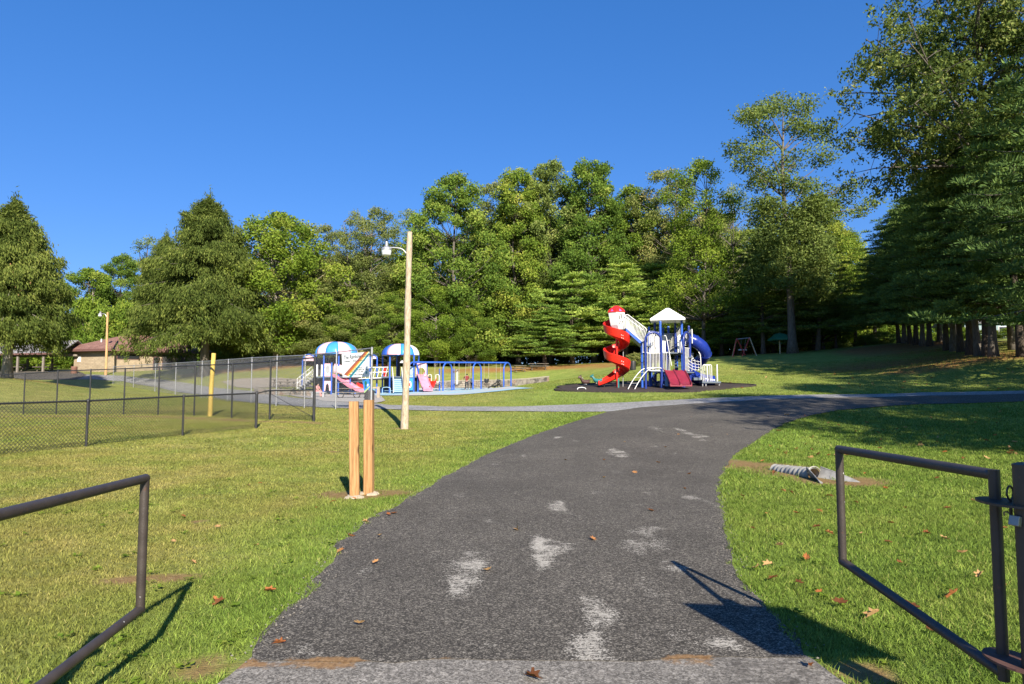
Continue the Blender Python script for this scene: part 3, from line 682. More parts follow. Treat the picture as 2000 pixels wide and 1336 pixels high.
# ---- shrubs
GB = 'bushes around the park buildings'
for u, vb, d, vt, w_, m, lb in ((108,716,104,640,110,'leaf_yellow','bush behind the picnic shelter roof'),(160,716,106,585,90,'leaf_yellow','bright yellow-green bush rising behind the brown roof'),(205,716,104,600,90,'leaf_green','green bush behind the ridge of the brown roof'),(250,716,106,590,90,'leaf_green','dark green bush right of the brown roof'),
  (52,724,104,694,130,'leaf_green','low sunlit hedge seen through the picnic shelter'),(118,723,104,698,60,'leaf_green','short bush seen through the right bays of the picnic shelter'),
  (1690,678,80,655,44,'leaf_grey','pale bush at the left end of the shaded grove'),(1722,676,82,648,56,'leaf_grey','larger pale bush behind the left pines of the grove'),(1600,684,92,668,40,'leaf_green','bush at the foot of the brick house'),(1645,682,92,664,44,'leaf_grey','bush under the right windows of the brick house'),(1985,685,76,640,70,'leaf_green','sunlit bush behind the last pine trunk at the right'),(1880,682,84,640,80,'leaf_green','sunlit bush behind the middle trunks of the grove'),(1800,680,90,646,70,'leaf_yellow','yellow-green bush behind the left trunks of the grove'),(1930,682,82,644,60,'leaf_grey','greyish bush between the right trunks of the grove'),
  (1243,714,70,690,46,'leaf_olive','rounded ornamental shrub under the sloping ramp')):
    plant_tree('shrub',u,vb,d,vt,w_,m,lb,'bush',GB,'bush')
# ---- the wood behind: one dark mass
rng = np.random.default_rng(77); VV = []; TT = []; mb = MB()
for k in range(3600):
    u = rng.uniform(-350, 2150); d = rng.uniform(103, 128); x = (u-1000)/FP*d
    if 130 < u < 240 and d < 110: continue
    hmax = 7.0 if (1400 < u < 1480 or 1690 > u > 1560) else 10.5
    if u < 560: hmax = 8
    z0 = zg(x, d); c = np.array([x, d, z0+rng.random()**1.1*hmax]); m = 60
    p = c+rng.normal(size=(m,3))*np.array([1.2,1.2,.8]); V, _ = leaves(p, .55*(.7+.6*rng.random(m)), aspect=.6); VV.append(V); TT.append(np.repeat(np.clip(.35+.1*rng.normal()+.15*rng.normal(size=m),0,1),4))
VV = np.concatenate(VV); o = link_mesh('woodland', np_mesh('woodland', VV, np.arange(len(VV)).reshape(-1,4), {'tint':np.concatenate(TT)}), M['leaf_dark']); tag(o, 'dark wood beyond the row of park trees', kind='stuff')
# ================================================================== THINGS
M['black_metal'] = plain('black_vinyl_metal', (.022,.022,.024), .5, 0, .3, 5)
M['galv'] = plain('galvanised_steel', (.42,.42,.43), .45, .6, .15, 7)
t = NT('brown_gate_paint'); o_ = t.obj(); v_ = t.n('ShaderNodeTexVoronoi', ins={'Vector':o_,'Scale':13.0,'Randomness':1.0}); cc = t.n('ShaderNodeSeparateColor', ins={0:v_.outputs['Color']}).outputs[0]
chip = t.math('MULTIPLY', t.math('GREATER_THAN', cc, .80), t.math('LESS_THAN', t.math('ADD', v_.outputs['Distance'], t.math('MULTIPLY', t.noise(o_,60,2), .10)), .13)); f_ = t.noise(o_, 9, 4)
c_ = t.mix(t.ramp(t.noise(o_,22,5,.7),[(.62,0),(.72,.6)]), t.ramp(f_, [(.25,(.040,.031,.027)),(.75,(.066,.053,.045))]), (.13,.06,.035))
M['gate_paint'] = t.bsdf(t.mix(chip, c_, (.52,.50,.47)), t.ramp(f_, [(0,.32),(1,.55)]), .1, t.bump(t.noise(o_,110,3), .2), .5)
M['rust'] = plain('rusty_plate', (.13,.065,.05), .7, .3, .35, 20)
M['brass'] = plain('lock_metal', (.28,.27,.25), .4, .8, .2, 20)
M['yellow'] = plain('yellow_paint', (.62,.44,.10), .7, 0, .22, 4)
M['white'] = plain('white_plastic', (.78,.77,.74), .42, 0, .06, 3)
M['white_metal'] = plain('white_painted_metal', (.76,.75,.72), .4, 0, .08, 3)
M['blue'] = plain('blue_painted_steel', (.030,.105,.46), .35, 0, .12, 3)
M['deep_blue'] = plain('deep_blue_plastic', (.012,.030,.22), .25, 0, .15, 2)
M['navy'] = plain('navy_painted_steel', (.020,.040,.22), .3, 0, .15, 3)
M['sky_blue'] = plain('sky_blue_plastic', (.05,.28,.72), .35, 0, .12, 2)
M['pale_blue'] = plain('pale_blue_plastic', (.30,.48,.62), .4, 0, .12, 2)
M['red'] = plain('red_plastic', (.62,.022,.012), .28, 0, .12, 2)
M['maroon'] = plain('faded_maroon_plastic', (.23,.020,.040), .42, 0, .18, 3)
M['pink'] = plain('faded_pink_plastic', (.72,.24,.33), .45, 0, .2, 2.5)
M['pale_pink'] = plain('pale_pink_plastic', (.78,.48,.53), .45, 0, .16, 2)
M['grey_deck'] = plain('grey_coated_deck', (.085,.11,.14), .6, 0, .2, 4)
M['dark'] = plain('dark_plastic', (.025,.024,.026), .5, 0, .3, 6)
M['grey'] = plain('grey_plastic', (.32,.32,.33), .5, 0, .15, 4)
M['teal'] = plain('teal_paint', (.03,.17,.17), .4, 0, .2, 8)
M['wood_grey'] = plain('weathered_wood', (.20,.17,.14), .85, 0, .3, 6, .3)
M['red_paint'] = plain('red_painted_pipe', (.52,.06,.05), .5)
M['tan_pipe'] = plain('tan_painted_pipe', (.52,.40,.22), .5)
M['green_plastic'] = plain('green_plastic', (.025,.16,.09), .45)
M['timber_edge'] = plain('dark_timber', (.035,.026,.024), .85, 0, .4, 5, .4)
def wood(name, a, b, c, streak=5.0, knots=True):
    t = NT(name); o = t.obj(); g = t.noise(t.mapping(o, (streak*5,streak*5,.9 if knots else 2.2)), 2.0, 6, .68, .6)
    col = t.ramp(g, [(.22,a),(.45,b),(.62,c),(.85,b)])
    v = t.n('ShaderNodeTexVoronoi', ins={'Vector':t.mapping(o,(5,5,1.6)),'Scale':1.0,'Randomness':1.0}).outputs['Distance']
    if knots: col = t.mix(t.ramp(v, [(.07,.85),(.16,0)]), col, tuple(x*.30 for x in a))
    crack = t.ramp(t.noise(t.mapping(o,(40,40,.7)), 1.6, 3, .6), [(.28,.8),(.35,0)])
    col = t.mix(crack, col, tuple(x*.22 for x in a))
    return t.bsdf(col, .75, 0, t.bump(g, .6, .012), .25)
M['post_wood'] = wood('treated_pine', (.13,.058,.022), (.33,.175,.070), (.46,.275,.125))
M['pole_wood'] = wood('pole_pine', (.14,.08,.04), (.37,.29,.20), (.50,.43,.33), 2.0, False)
M['orange_pole'] = wood('orange_pole_pine', (.34,.17,.07), (.50,.28,.12), (.56,.38,.20), 3.2)

# ---------------------------------------------------------------- chain link fences
def mesh_panel(mb, a0, a1, b0, b1, pitch, w):
    """woven wire between foot a0-b0 and top a1-b1 (slanted parallelogram)"""
    L = (b0-a0).length; H = ((a1-a0).length+(b1-b0).length)/2; ex = (b0-a0)/L
    def pt(s, t): 
        f = a0.lerp(b0, s/L); g = a1.lerp(b1, s/L); return f.lerp(g, t/H)
    nrm = ex.cross(Vector((0,0,1))).normalized()
    for sgn in (1,-1):
        k = -H
        while k < L+H:
            # line s = k + sgn*t (sgn -1: s = k - t)
            if sgn > 0: t0, t1 = max(0,-k), min(H, L-k)
            else: t0, t1 = max(0, k-L), min(H, k)
            if t1-t0 > .02:
                p, q = pt(k+sgn*t0, t0)+nrm*sgn*.002, pt(k+sgn*t1, t1)+nrm*sgn*.002
                d = (q-p).normalized(); u = d.cross(nrm)*w/2; n2 = nrm*w/2
                mb.add([p+u, p-u*.5+n2, p-u*.5-n2, q+u, q-u*.5+n2, q-u*.5-n2], [(0,1,4,3),(1,2,5,4),(2,0,3,5)])
            k += pitch*1.414
def fence(name, label, posts, mat, pr, rr, pitch, wire, rails=None, group=None, cap=False, ends=()):
    """posts: (x, y, foot, top) world; every post a part, one rail and one wire part"""
    x0, y0 = posts[0][0], posts[0][1]; z0 = posts[0][2]
    o = thing(name, label, 'fence', (x0,y0,z0), 0, group)
    q = [(Vector((x-x0,y-y0,f-z0)), Vector((x-x0,y-y0,t-z0))) for x, y, f, t in posts]
    for k, (f, t) in enumerate(q):
        r = pr*(1.4 if k in ends else 1); mb = MB().tube([f-Vector((0,0,.25)), t+Vector((0,0,.0 if not cap else .02))], r, 10)
        mb.lathe([(r*1.15,-.03),(r*1.15,.02),(r*.5,.055),(.003,.065)], t, 10); mb.build('post', mat, o, True)
    rail = MB(); rail.tube([t for f, t in q], rr, 8)
    rail.build('top_rail', mat, o, True)
    wm = MB()
    for (f, t), (f2, t2) in zip(q[:-1], q[1:]):
        up = Vector((0,0,.03)); mesh_panel(wm, f+up, t, f2+up, t2, pitch, wire)
        L = (t2-t).length; n = int(L/(pitch*1.414))
        for k in range(n):                                  # knuckled ends above the rail
            p = t.lerp(t2, (k+.5)/n); wm.tube([p, p+Vector((0,0,rr+.022))], wire*.7, 4, cap=False)
    wm.build('wire_mesh', mat, o)
    return o, q
def ground_post(u, vt, d):
    x = (u-1000)/FP*d; return (x, d, zg(x,d), P(u, vt, d).z)
lowp = [(-13.45,12.0,0,0),(-12.3,15.0,0,0)]
lowp = [(x,y,zg(x,y),zg(x,y)+1.22) for x,y,_,_ in lowp]+[ground_post(175,783,18),ground_post(361,774,21),ground_post(503,768,23)]
fence('chain_link_fence','low black chain link fence nearest the camera, waist high', lowp, M['black_metal'], .032, .024, .068, .0100, ends=(4,))
tallp = [ground_post(u,v,d) for u,v,d in ((-25,733,42),(50,730,41),(114,725,38.7),(178,722.5,37.2),(245,720,36.5),(312,717,34.8),(382,714,33.2),(455,711,31),(529,706,28.5),(615,698.5,26))]
o, q = fence('chain_link_fence','tall black chain link outfield fence with a corner brace', tallp, M['black_metal'], .038, .026, .068, .0062, ends=(9,))
mid = []
f0, t0 = q[8]; f1, t1 = q[9]; fl = Vector((lowp[4][0]-tallp[0][0], lowp[4][1]-tallp[0][1], lowp[4][3]-tallp[0][2]))
MB().tube([f0.lerp(t0,.5), f1.lerp(t1,.49)], .024, 8).build('mid_rail', M['black_metal'], o, True)
MB().tube([f0.lerp(t0,.45), f1.lerp(t1,.06)], .010, 6).build('brace_rod', M['black_metal'], o, True)
MB().tube([fl, f0.lerp(t0,.5)], .02, 8).build('link_rail', M['black_metal'], o, True)
silv = [ground_post(u,v,d) for u,v,d in ((726,680,32),(657,688,33.9),(596,694,36.8),(541,696.5,40.5),(492,699,45.5),(446,702.5,51),(395,706,58),(344,709,65),(304,711,70),(262,713.5,75),(222,716,79))]
o, q = fence('chain_link_fence','tall galvanised chain link fence following the grey path', silv, M['galv'], .036, .024, .065, .0036, ends=(0,))
MB().tube([q[0][0].lerp(q[0][1],.46), q[1][0].lerp(q[1][1],.46)], .018, 8).build('mid_rail', M['galv'], o, True)
o = thing('foul_pole','yellow foul pole standing at the outfield fence','pole',at(412,32.6))
h = P(415,690,32.6).z-o.location.z; MB().tube([(0,0,-.2),(.03,0,h*.5),(.10,0,h)], [.11,.105,.10], 14).build('shaft', M['yellow'], o, True)
MB().tube([(-.1,-.12,h*.78),(0.1,-.13,h*.74),(.16,-.06,h*.71)], .012, 6).build('strap', M['dark'], o, True)

# ---------------------------------------------------------------- banner on the fence
A0 = Vector(silv[0][:2]+(silv[0][2],)); A1 = Vector(silv[1][:2]+(silv[1][2],))
def on_fence(u, v):      # where the line of sight through (u,v) meets the fence plane
    r = ray(u,v); ex = A1-A0; nn = Vector((ex.y,-ex.x,0)).normalized(); t = (A0-Vector((0,0,EYE))).dot(nn)/Vector(r).dot(nn)
    return Vector((0,0,EYE))+Vector(r)*t, nn
nn = on_fence(700,700)[1]
if nn.y > 0: nn = -nn
c00 = on_fence(671,737)[0]+nn*.05; c10 = on_fence(723,736)[0]+nn*.05; c01 = on_fence(669,692)[0]+nn*.05; c11 = on_fence(723,687)[0]+nn*.05
o = thing('banner','white playground banner with a diagonal rainbow stripe, tied to the galvanised fence','banner',c00)
def bp(s, t, lift=0): return c00.lerp(c10,s).lerp(c01.lerp(c11,s),t)-c00+nn*lift
def bquad(name, pts, mat, lift, sub=1, par=None):
    mb = MB(); pv = [bp(s,t,lift) for s,t in pts]; mb.prism(pv, nn*.004); return mb.build(name, mat, par or o)
def sheetgrid():
    mb = MB(); n = 10
    for lift in (0,-.006):
        vs = [bp(i/n, j/n, lift) for j in range(n+1) for i in range(n+1)]; mb.add(vs, [(j*(n+1)+i, j*(n+1)+i+1, (j+1)*(n+1)+i+1, (j+1)*(n+1)+i) for j in range(n) for i in range(n)])
    return mb
M['banner_white'] = plain('banner_vinyl', (.88,.90,.90), .5, 0, .05, 2)
sheetgrid().build('cloth', M['banner_white'], o)
for k, (a, b, col) in enumerate(((.0,.055,(.36,.11,.06)),(.055,.10,(.55,.13,.05)),(.10,.125,(.75,.38,.05)),(.125,.15,(.75,.70,.15)),(.15,.175,(.72,.76,.74)),(.175,.215,(.02,.22,.24)),(.215,.24,(.03,.36,.55)))):
    def edge(w): 
        return [(.06+w*1.15,.07-w*.55+.05),(.83+w*1.15,1.0-w*.0)] 
    p0, p1 = edge(a), edge(b)
    q_ = [p0[0],p1[0],(min(p1[1][0],1),1.0-max(0,(p1[1][0]-1))*1.2),(min(p0[1][0],1),1.0-max(0,(p0[1][0]-1))*1.2)]
    bquad('rainbow_stripe', q_, plain('rainbow_ink', col, .5, 0, .05), .004+.0005*k)
def text_on(body, size, origin, xdir, ydir, nrm, mat, name, parent, base, align='LEFT'):
    cu = bpy.data.curves.new(name,'FONT'); cu.body = body; cu.size = size; cu.extrude = .002; cu.align_x = align; cu.resolution_u = 3
    tmp = bpy.data.objects.new(name+'_curve', cu); COL.objects.link(tmp); dg = bpy.context.evaluated_depsgraph_get()
    me = bpy.data.meshes.new_from_object(tmp.evaluated_get(dg)); bpy.data.objects.remove(tmp); bpy.data.curves.remove(cu)
    x = xdir.normalized(); z = nrm.normalized(); y = z.cross(x)
    Mx = Matrix((x,y,z)).transposed().to_4x4(); Mx.translation = origin; me.transform(Mx); me.materials.clear()
    return link_mesh(name, me, mat, parent)
M['ink'] = plain('dark_ink', (.05,.055,.07), .5, 0, .05)
bw = (c10-c00).length; bx = (c10-c00); by = (c01-c00)
t_ = text_on('The Rainbow Connection', bw*.125, bp(.07,.77,.012), bp(.97,.80)-bp(.07,.77), by, nn, M['ink'], 'lettering', o, o)
# rows of small print: short irregular strokes
mb = MB(); rr_ = random.Random(3)
for s0, s1, t in ((.08,.34,.655),(.40,.86,.66),(.50,.76,.36),(.42,.82,.28),(.36,.78,.20),(.26,.80,.09)):
    s = s0
    while s < s1:
        w_ = .006+.010*rr_.random(); hh = .020+.022*rr_.random(); mb.prism([bp(s,t,.012),bp(s+w_,t,.012),bp(s+w_,t+hh,.012),bp(s,t+hh,.012)], nn*.003); s += w_+.006+(.02 if rr_.random() < .15 else 0)
mb.build('small_print', M['ink'], o)
mb = MB(); mb.prism([bp(.90+.030*math.cos(a),.17+.065*math.sin(a),.012) for a in [2*math.pi*k/14 for k in range(14)]], nn*.003); mb.build('footprint_mark', plain('teal_ink', (.12,.30,.34), .5), o)
mb = MB()
for s,t in ((.905,.29),(.925,.31),(.945,.27)): mb.prism([bp(s+.007*math.cos(a),t+.02*math.sin(a),.012) for a in [2*math.pi*k/8 for k in range(8)]], nn*.003)
mb.build('toe_marks', M['ink'], o)
# small poster below
p0 = on_fence(712,768)[0]+nn*.06; pc = [on_fence(a,b)[0]+nn*.06-p0 for a,b in ((709.5,741),(723,739),(724.5,757),(714,768))]
o = thing('poster','small blue and green poster hanging by one corner under the rainbow banner','poster',p0)
MB().prism(pc, nn*.006).build('sheet', M['sky_blue'], o)
def pq(s,t): return pc[0].lerp(pc[1],s).lerp(pc[3].lerp(pc[2],s),t)
for cs, ct, rs, m in ((.45,.36,.18,M['green_plastic']),(.72,.62,.13,M['white']),(.35,.62,.12,M['teal'])):
    MB().prism([pq(cs+rs*math.cos(a),ct+rs*math.sin(a))+nn*.007 for a in [2*math.pi*k/12 for k in range(12)]], nn*.003).build('blotch', m, o)
MB().prism([pq(0,.86)+nn*.007,pq(1,.82)+nn*.007,pq(1,1)+nn*.007,pq(0,1)+nn*.007], nn*.003).build('border', plain('lime_ink', (.45,.62,.30), .5), o)

# ---------------------------------------------------------------- swing gates of the drive
def bent_frame(o, pts, r, name, bolts=()):
    mb = MB(); mb.tube(pts, r, 14)
    return mb.build(name, M['gate_paint'], o, True)
def gate(label, far, near, zt_f, zb_f, zt_n, zb_n):
    a, b = Vector(far), Vector(near); base = Vector((b.x,b.y,0)); o = thing('swing_gate', label, 'gate', base)
    A = Vector((a.x-b.x,a.y-b.y,0)); r = .0255; up = Vector((0,0,1))
    tf, bf, tn, bn = A+up*zt_f, A+up*zb_f, up*zt_n, up*zb_n; e = A.normalized()
    MB().tube([tn-e*.0, tf+e*r*.4], r, 16).build('top_bar', M['gate_paint'], o, True)
    MB().tube([bn, bf+e*r*.4], r, 16).build('bottom_bar', M['gate_paint'], o, True)
    MB().tube([tf+up*r*.55, bf-up*r*.55], r*.97, 16).build('end_post', M['gate_paint'], o, True)
    MB().tube([tn+up*r*.9, bn-up*.03], r*.95, 16).build('hinge_stile', M['gate_paint'], o, True)
    return o, (tf,bf,tn,bn)
gate('brown pipe gate swung open at the left of the drive', (-2.10,3.95), (-2.08,2.68), 1.09, .36, 1.09, .25)
o = thing('gate_post','brown round post carrying the left gate, beside the grass','post',(-2.07,2.52,0))
MB().tube([(0,0,-.3),(0,0,1.22)], .04, 16).build('shaft', M['gate_paint'], o, True); MB().lathe([(.041,0),(.041,.012),(.02,.022),(.002,.024)], (0,0,1.22), 16).build('cap', M['gate_paint'], o, True)
for z in (.30,1.0): MB().lathe([(.09,0),(.09,.008)], (0,.07,z), 20).build('hinge_plate', M['rust'], o)
o, (tf,bf,tn,bn) = gate('brown pipe gate swung open at the right of the drive, bottom bar sagging', (2.10,4.42), (2.20,3.15), 1.215, .51, 1.21, .33)
o2 = thing('gate_post','brown round post with a padlocked hinge plate at the right edge','post',(2.215,2.985,0))
MB().tube([(0,0,-.3),(0,0,1.265)], .043, 16).build('shaft', M['gate_paint'], o2, True)
MB().lathe([(.044,0),(.044,.010),(.022,.018),(.002,.02)], (0,0,1.265), 16).build('cap', M['gate_paint'], o2, True)
def plate(z, m, nm):
    mb = MB(); pts = []
    for k in range(24):
        a = 2*math.pi*k/24; pts.append((-.01+.10*math.cos(a), .10+.15*math.sin(a), z))
    mb.prism(pts, (0,0,.010)); return mb.build(nm, m, o2)
pl = plate(1.09, M['gate_paint'], 'hinge_plate')
ring = MB(); ring.tube([(.0+.020*math.cos(a), .12+.008*math.cos(a)-.03, 1.14+.030*math.sin(a)) for a in [2*math.pi*k/18 for k in range(18)]], .0045, 8, closed=True); ring.tube([(0,.09,1.11),(0,.09,1.04)], .007, 8); ring.build('lock_pin', M['gate_paint'], pl, True)
pk = MB(); pk.box((-.052,-.005,1.035),(.024,.045,.045), rz=.3, ry=.25); pk.build('padlock', M['brass'], pl, bevel=.004)
sh = MB(); sh.tube([(-.05,.015,1.05),(-.045,.05,1.065),(-.035,.085,1.055),(-.03,.09,1.04)], .0035, 6); sh.build('shackle', M['brass'], pl, True)
p2 = plate(.405, M['rust'], 'hinge_plate'); MB().lathe([(.018,0),(.018,.012),(.003,.013)], (-.01,.16,.415), 6).build('bolt', M['rust'], p2)

# ---------------------------------------------------------------- the sign that shades the drive by the right gate
o = thing('park_sign','plain rectangular board on a steel post beside the right gate, outside the photograph','sign',(2.80,1.42,0),R(-7))
MB().box((0,-.05,2.0),(.76,.012,.60)).build('board', M['grey'], o, bevel=.004)
MB().box((0,0,1.1),(.07,.05,2.5)).build('post', M['galv'], o)
# ---------------------------------------------------------------- two timber posts by the drive
def timber(x, y, h, lean, rz, label):
    o = thing('bollard', label, 'bollard', (x,y,zg(x,y)), 0, 'timber posts beside the drive')
    n = 14; w = .069; rings = []
    for k in range(n+1):
        z = -.2+(h+.2)*k/n; cx = lean[0]*(z/h); cy = lean[1]*(z/h); ww = w*(1+.012*math.sin(k*2.1))
        ring = []
        for a, b in ((-1,-.86),(-.86,-1),(.86,-1),(1,-.86),(1,.86),(.86,1),(-.86,1),(-1,.86)):
            p = Vector((a*ww,b*ww,0)); p.rotate(Matrix.Rotation(rz+.02*k/n,3,'Z')); ring.append((cx+p.x, cy+p.y, z))
        rings.append(ring)
    MB().loft(rings, True, True).build('timber', M['post_wood'], o)
    ft = MB(); rr = random.Random(int(x*100)%97)
    for k in range(4):
        a = rr.random()*6.28; c = (lean[0]*0+.11*math.cos(a), .1*math.sin(a)-.05, .005); pr = [(.005,.035),(.05+.03*rr.random(),.02),(.075,-.01),(.06,-.04)]
        ft.lathe(pr, c, 7, 1.2, .8, rr.random()*3)
    ft.build('concrete_footing', plain('pale_concrete', (.40,.34,.25), .95, 0, .3, 10, .6), o)
    return o
timber(-2.32,10.2,1.40,(-.035,0,0),.12,'left timber post by the drive, the slightly taller-looking one with a knot near its top')
timber(-2.17,10.48,1.42,(-.02,0,0),-.08,'right timber post of the pair by the drive, split down its face')

# ---------------------------------------------------------------- lamp poles
def lamp_pole(label, u, d, vtop, lean, r0, r1, arm_u, arm_v, lampw, mat, arm_v0):
    b = at(u, d); o = thing('lamp_pole', label, 'lamp pole', b); H = P(u, vtop, d).z-b.z; s = d/FP
    rings = []
    for k in range(13):
        t = k/12; rings.append((lean*t+.015*math.sin(5*t), .01*math.sin(7*t), -.2+(H+.2)*t))
    MB().tube(rings, [r0+(r1-r0)*(k/12)**.8+(0.012*math.sin(k*1.9)) for k in range(13)], 14).build('shaft', mat, o, True)
    za = P(u, arm_v0, d).z-b.z; zt = P(u, arm_v, d).z-b.z; L = (u-arm_u)*s; x0 = lean*za/H
    MB().tube(catmull([(x0-r1,-.02,za),(x0-r1-L*.18,-.03,za+(zt-za)*.75),(x0-r1-L*.4,-.05,zt),(x0-L+.12*lampw,-.08,zt+.02)], 5), .022*lampw/ .3+.006, 8).build('arm', M['galv'], o, True)
    w = lampw; hd = MB(); c = (x0-L,-.09,zt)
    hd.lathe([(.005,w*.95),(.20*w,w*.93),(.22*w,w*.35),(.30*w,w*.28),(.40*w,w*.10),(.66*w,w*.02),(.76*w,-w*.10),(.78*w,-w*.34),(.76*w,-w*.40)], c, 20); hd.build('lamp_housing', M['galv'], o, True)
    t = NT('lamp_lens'); lm = t.bsdf((.62,.64,.64), .3); ln = MB(); ln.lathe([(.74*w,-w*.40),(.73*w,-w*.62),(.64*w,-w*1.08),(.56*w,-w*1.14),(.01,-w*1.15)], c, 20); ln.build('lamp_lens', lm, o, True)
    return o
lamp_pole('weathered wooden lamp pole on the lawn with a grey bucket lamp', 790.5, 25, 453, .14, .142, .10, 746, 485, .25, M['pole_wood'], 496)
lamp_pole('distant orange-footed lamp pole in front of the brown-roofed building', 206, 86, 610, -.05, .16, .115, 192, 613, .30, M['orange_pole'], 619)

# ---------------------------------------------------------------- drain pipe in the right lawn
fx, fy = G(1590,933); z = zg(fx,fy); o = thing('drain_pipe','half-buried corrugated metal drain pipe with a flared mouth in the right lawn','drain pipe',(fx,fy,z))
prof = []; N_ = 34; L_ = 1.1; ax = Vector((-.26,.965,.03)).normalized()
for k in range(N_+1):
    s = k/N_; prof.append((s*L_, .125+.014*math.sin(k*1.7)))
mb = MB(); rings = []
for s, r in prof:
    c = ax*s+Vector((0,0,.045-.075*s)); side = Vector((ax.y,-ax.x,0)); rings.append([tuple(c+side*r*math.cos(a)+Vector((0,0,1))*r*math.sin(a)) for a in [2*math.pi*q/14 for q in range(14)]])
M['muddy_galv'] = plain('muddy_galvanised_steel', (.34,.325,.29), .6, .3, .35, 9, .2)
mb.loft(rings); mb.build('corrugated_pipe', M['muddy_galv'], o, True)
mb = MB(); rings = []
for s in np.linspace(0,1,8):
    c = -ax*s*.70+Vector((0,0,.045)); side = Vector((ax.y,-ax.x,0)); r = .15+.26*s; hh = .10*(1-s)**.8+.010; ring = []
    for a in np.linspace(0,math.pi,13):     # an open trough: floor, rising sides
        ring.append(tuple(c+side*r*math.cos(a)*1.0+Vector((0,0,-.075+hh*2.0*(abs(math.cos(a))**3)))))
    rings.append(ring)
for lift in (0,.008): mb.loft([[(p[0],p[1],p[2]+lift) for p in rg] for rg in rings], False)
mb.build('flared_mouth', M['muddy_galv'], o, True)
rim = MB(); rim.tube([rings[0][0]]+[tuple(Vector((ax.y,-ax.x,0))*.155*math.cos(a)+Vector((0,0,.045+.155*math.sin(a)))) for a in np.linspace(0,math.pi,10)]+[rings[0][-1]], .010, 6); rim.build('rim', M['muddy_galv'], o, True)
for side_ in (0,-1):
    MB().tube([rg[side_] for rg in rings], .010, 6).build('edge_bead', M['muddy_galv'], o, True)

# ---------------------------------------------------------------- fallen leaves
M['dry_leaf'] = leaf_mat('dry_leaf', [(0,(.16,.06,.03)),(.4,(.36,.125,.045)),(.75,(.48,.21,.085)),(1,(.46,.28,.13))], .25, 1.6)
def leaf_mesh(seed):
    r = random.Random(seed); lob = 5; pts = []; n = 22
    for k in range(n):
        a = 2*math.pi*k/n; rad = .55+.20*math.cos(a*7)*(.4+.9*r.random())+.12*r.random(); pts.append((rad*math.cos(a)*1.3, rad*math.sin(a)*.70))
    V = [(0,0,.02)]+[(x,y,.22*x*x*(1 if seed % 2 else -.4)+(.45+.3*(seed%3))*abs(y)+.10*r.random()) for x,y in pts]+[(-.62,0,.03),(-1.0,.05,.05),(-1.0,.09,.05)]
    F = [(0,1+k,1+(k+1)%n) for k in range(n)]+[(n+1,n+2,n+3)]
    me = bpy.data.meshes.new('fallen_leaf'); me.from_pydata(V,[],F); a_ = me.attributes.new('tint','FLOAT','POINT'); a_.data.foreach_set('value',[.45+.25*r.random() for _ in V]); me.materials.append(M['dry_leaf']); me.update(); return me
LM = [leaf_mesh(k) for k in range(5)]; rl = random.Random(12)
def drop(u, v, size, label, group, hgt=.02):
    x, y = G(u, v); k = bpy.data.objects.new('fallen_leaf', rl.choice(LM)); COL.objects.link(k); k.location = (x,y,zg(x,y)+hgt); k.scale = (size,)*3
    k.rotation_euler = (rl.gauss(0,.25),rl.gauss(0,.25),rl.random()*6.28); tag(k, label, 'leaf', group)
for u, v in ((1596,1037),(1523,1075),(1735,1068),(1757,1110),(1915,1135),(1860,1174),(1825,1247),(1510,1140),(1500,1113),(1478,1118),(1530,965),(1545,968),(1600,1005),(1683,1051),(1845,1062),(1810,1050),(1620,1050),(1770,1000),(1900,985),(1705,1215),(1955,1155),(1672,988),(1560,1150),(1640,920),(1512,928),(1490,905),(1575,870),(1600,1170),(1730,960),(1780,1200),(1450,975),(1470,1040),(1575,1100),(1660,1110),(1700,1150),(1740,1030),(1850,1000),(1880,1090),(1620,975),(1555,1010),(1690,930),(1830,940),(1640,1190),(1500,1010),(1960,1040)):
    drop(u, v, .042+.032*rl.random(), 'dry orange leaf lying in the sunlit grass right of the drive', 'fallen leaves in the right lawn', .05)
for u, v in ((953,1118),(770,1006),(684,1050),(714,1022),(1346,928),(1158,1057),(1337,957),(1010,1037),(1040,1329),(1580,1305),(1255,790),(1390,835),(1300,875),(1220,865),(1180,900),(1420,850),(1240,925),(1500,815),(1350,815),(1105,900),(1285,905),(1180,935),(545,1262),(1325,850),(1270,1000)):
    drop(u, v, .045+.025*rl.random(), 'dry orange leaf lying on the dark drive', 'fallen leaves on the drive', .02)
for k in range(22):
    drop(rl.uniform(330,760), rl.uniform(900,1230), .035+.025*rl.random(), 'small brown leaf lying in the lawn left of the drive', 'fallen leaves in the left lawn', .03) if True else None
for k in range(60):
    drop(rl.uniform(1500,1990), rl.uniform(795,900), .06+.03*rl.random(), 'dark leaf lying in the shaded grass right of the drive', 'fallen leaves in the shaded grass', .04)
for k in range(60):
    drop(rl.uniform(1420,1990), rl.uniform(712,765), .09+.04*rl.random(), 'brown leaf lying on the shaded lawn before the pine grove', 'fallen leaves on the far shaded lawn', .05)
# ================================================================== PLAY EQUIPMENT
def frame_at(u, v, d):
    """origin on the ground below pixel column u at distance d, and a converter from pixels to metres about it"""
    b = at(u, d); s = d/FP; vb = 760-(b.z-EYE)/s
    return b, (lambda uu, vv, y=0.0: Vector(((uu-u)*s*(1+y/d)+(u-1000)/FP*y, y, (vb-vv)*s*(1+y/d)+(EYE-b.z)*(-y/d)*-1*0))), s
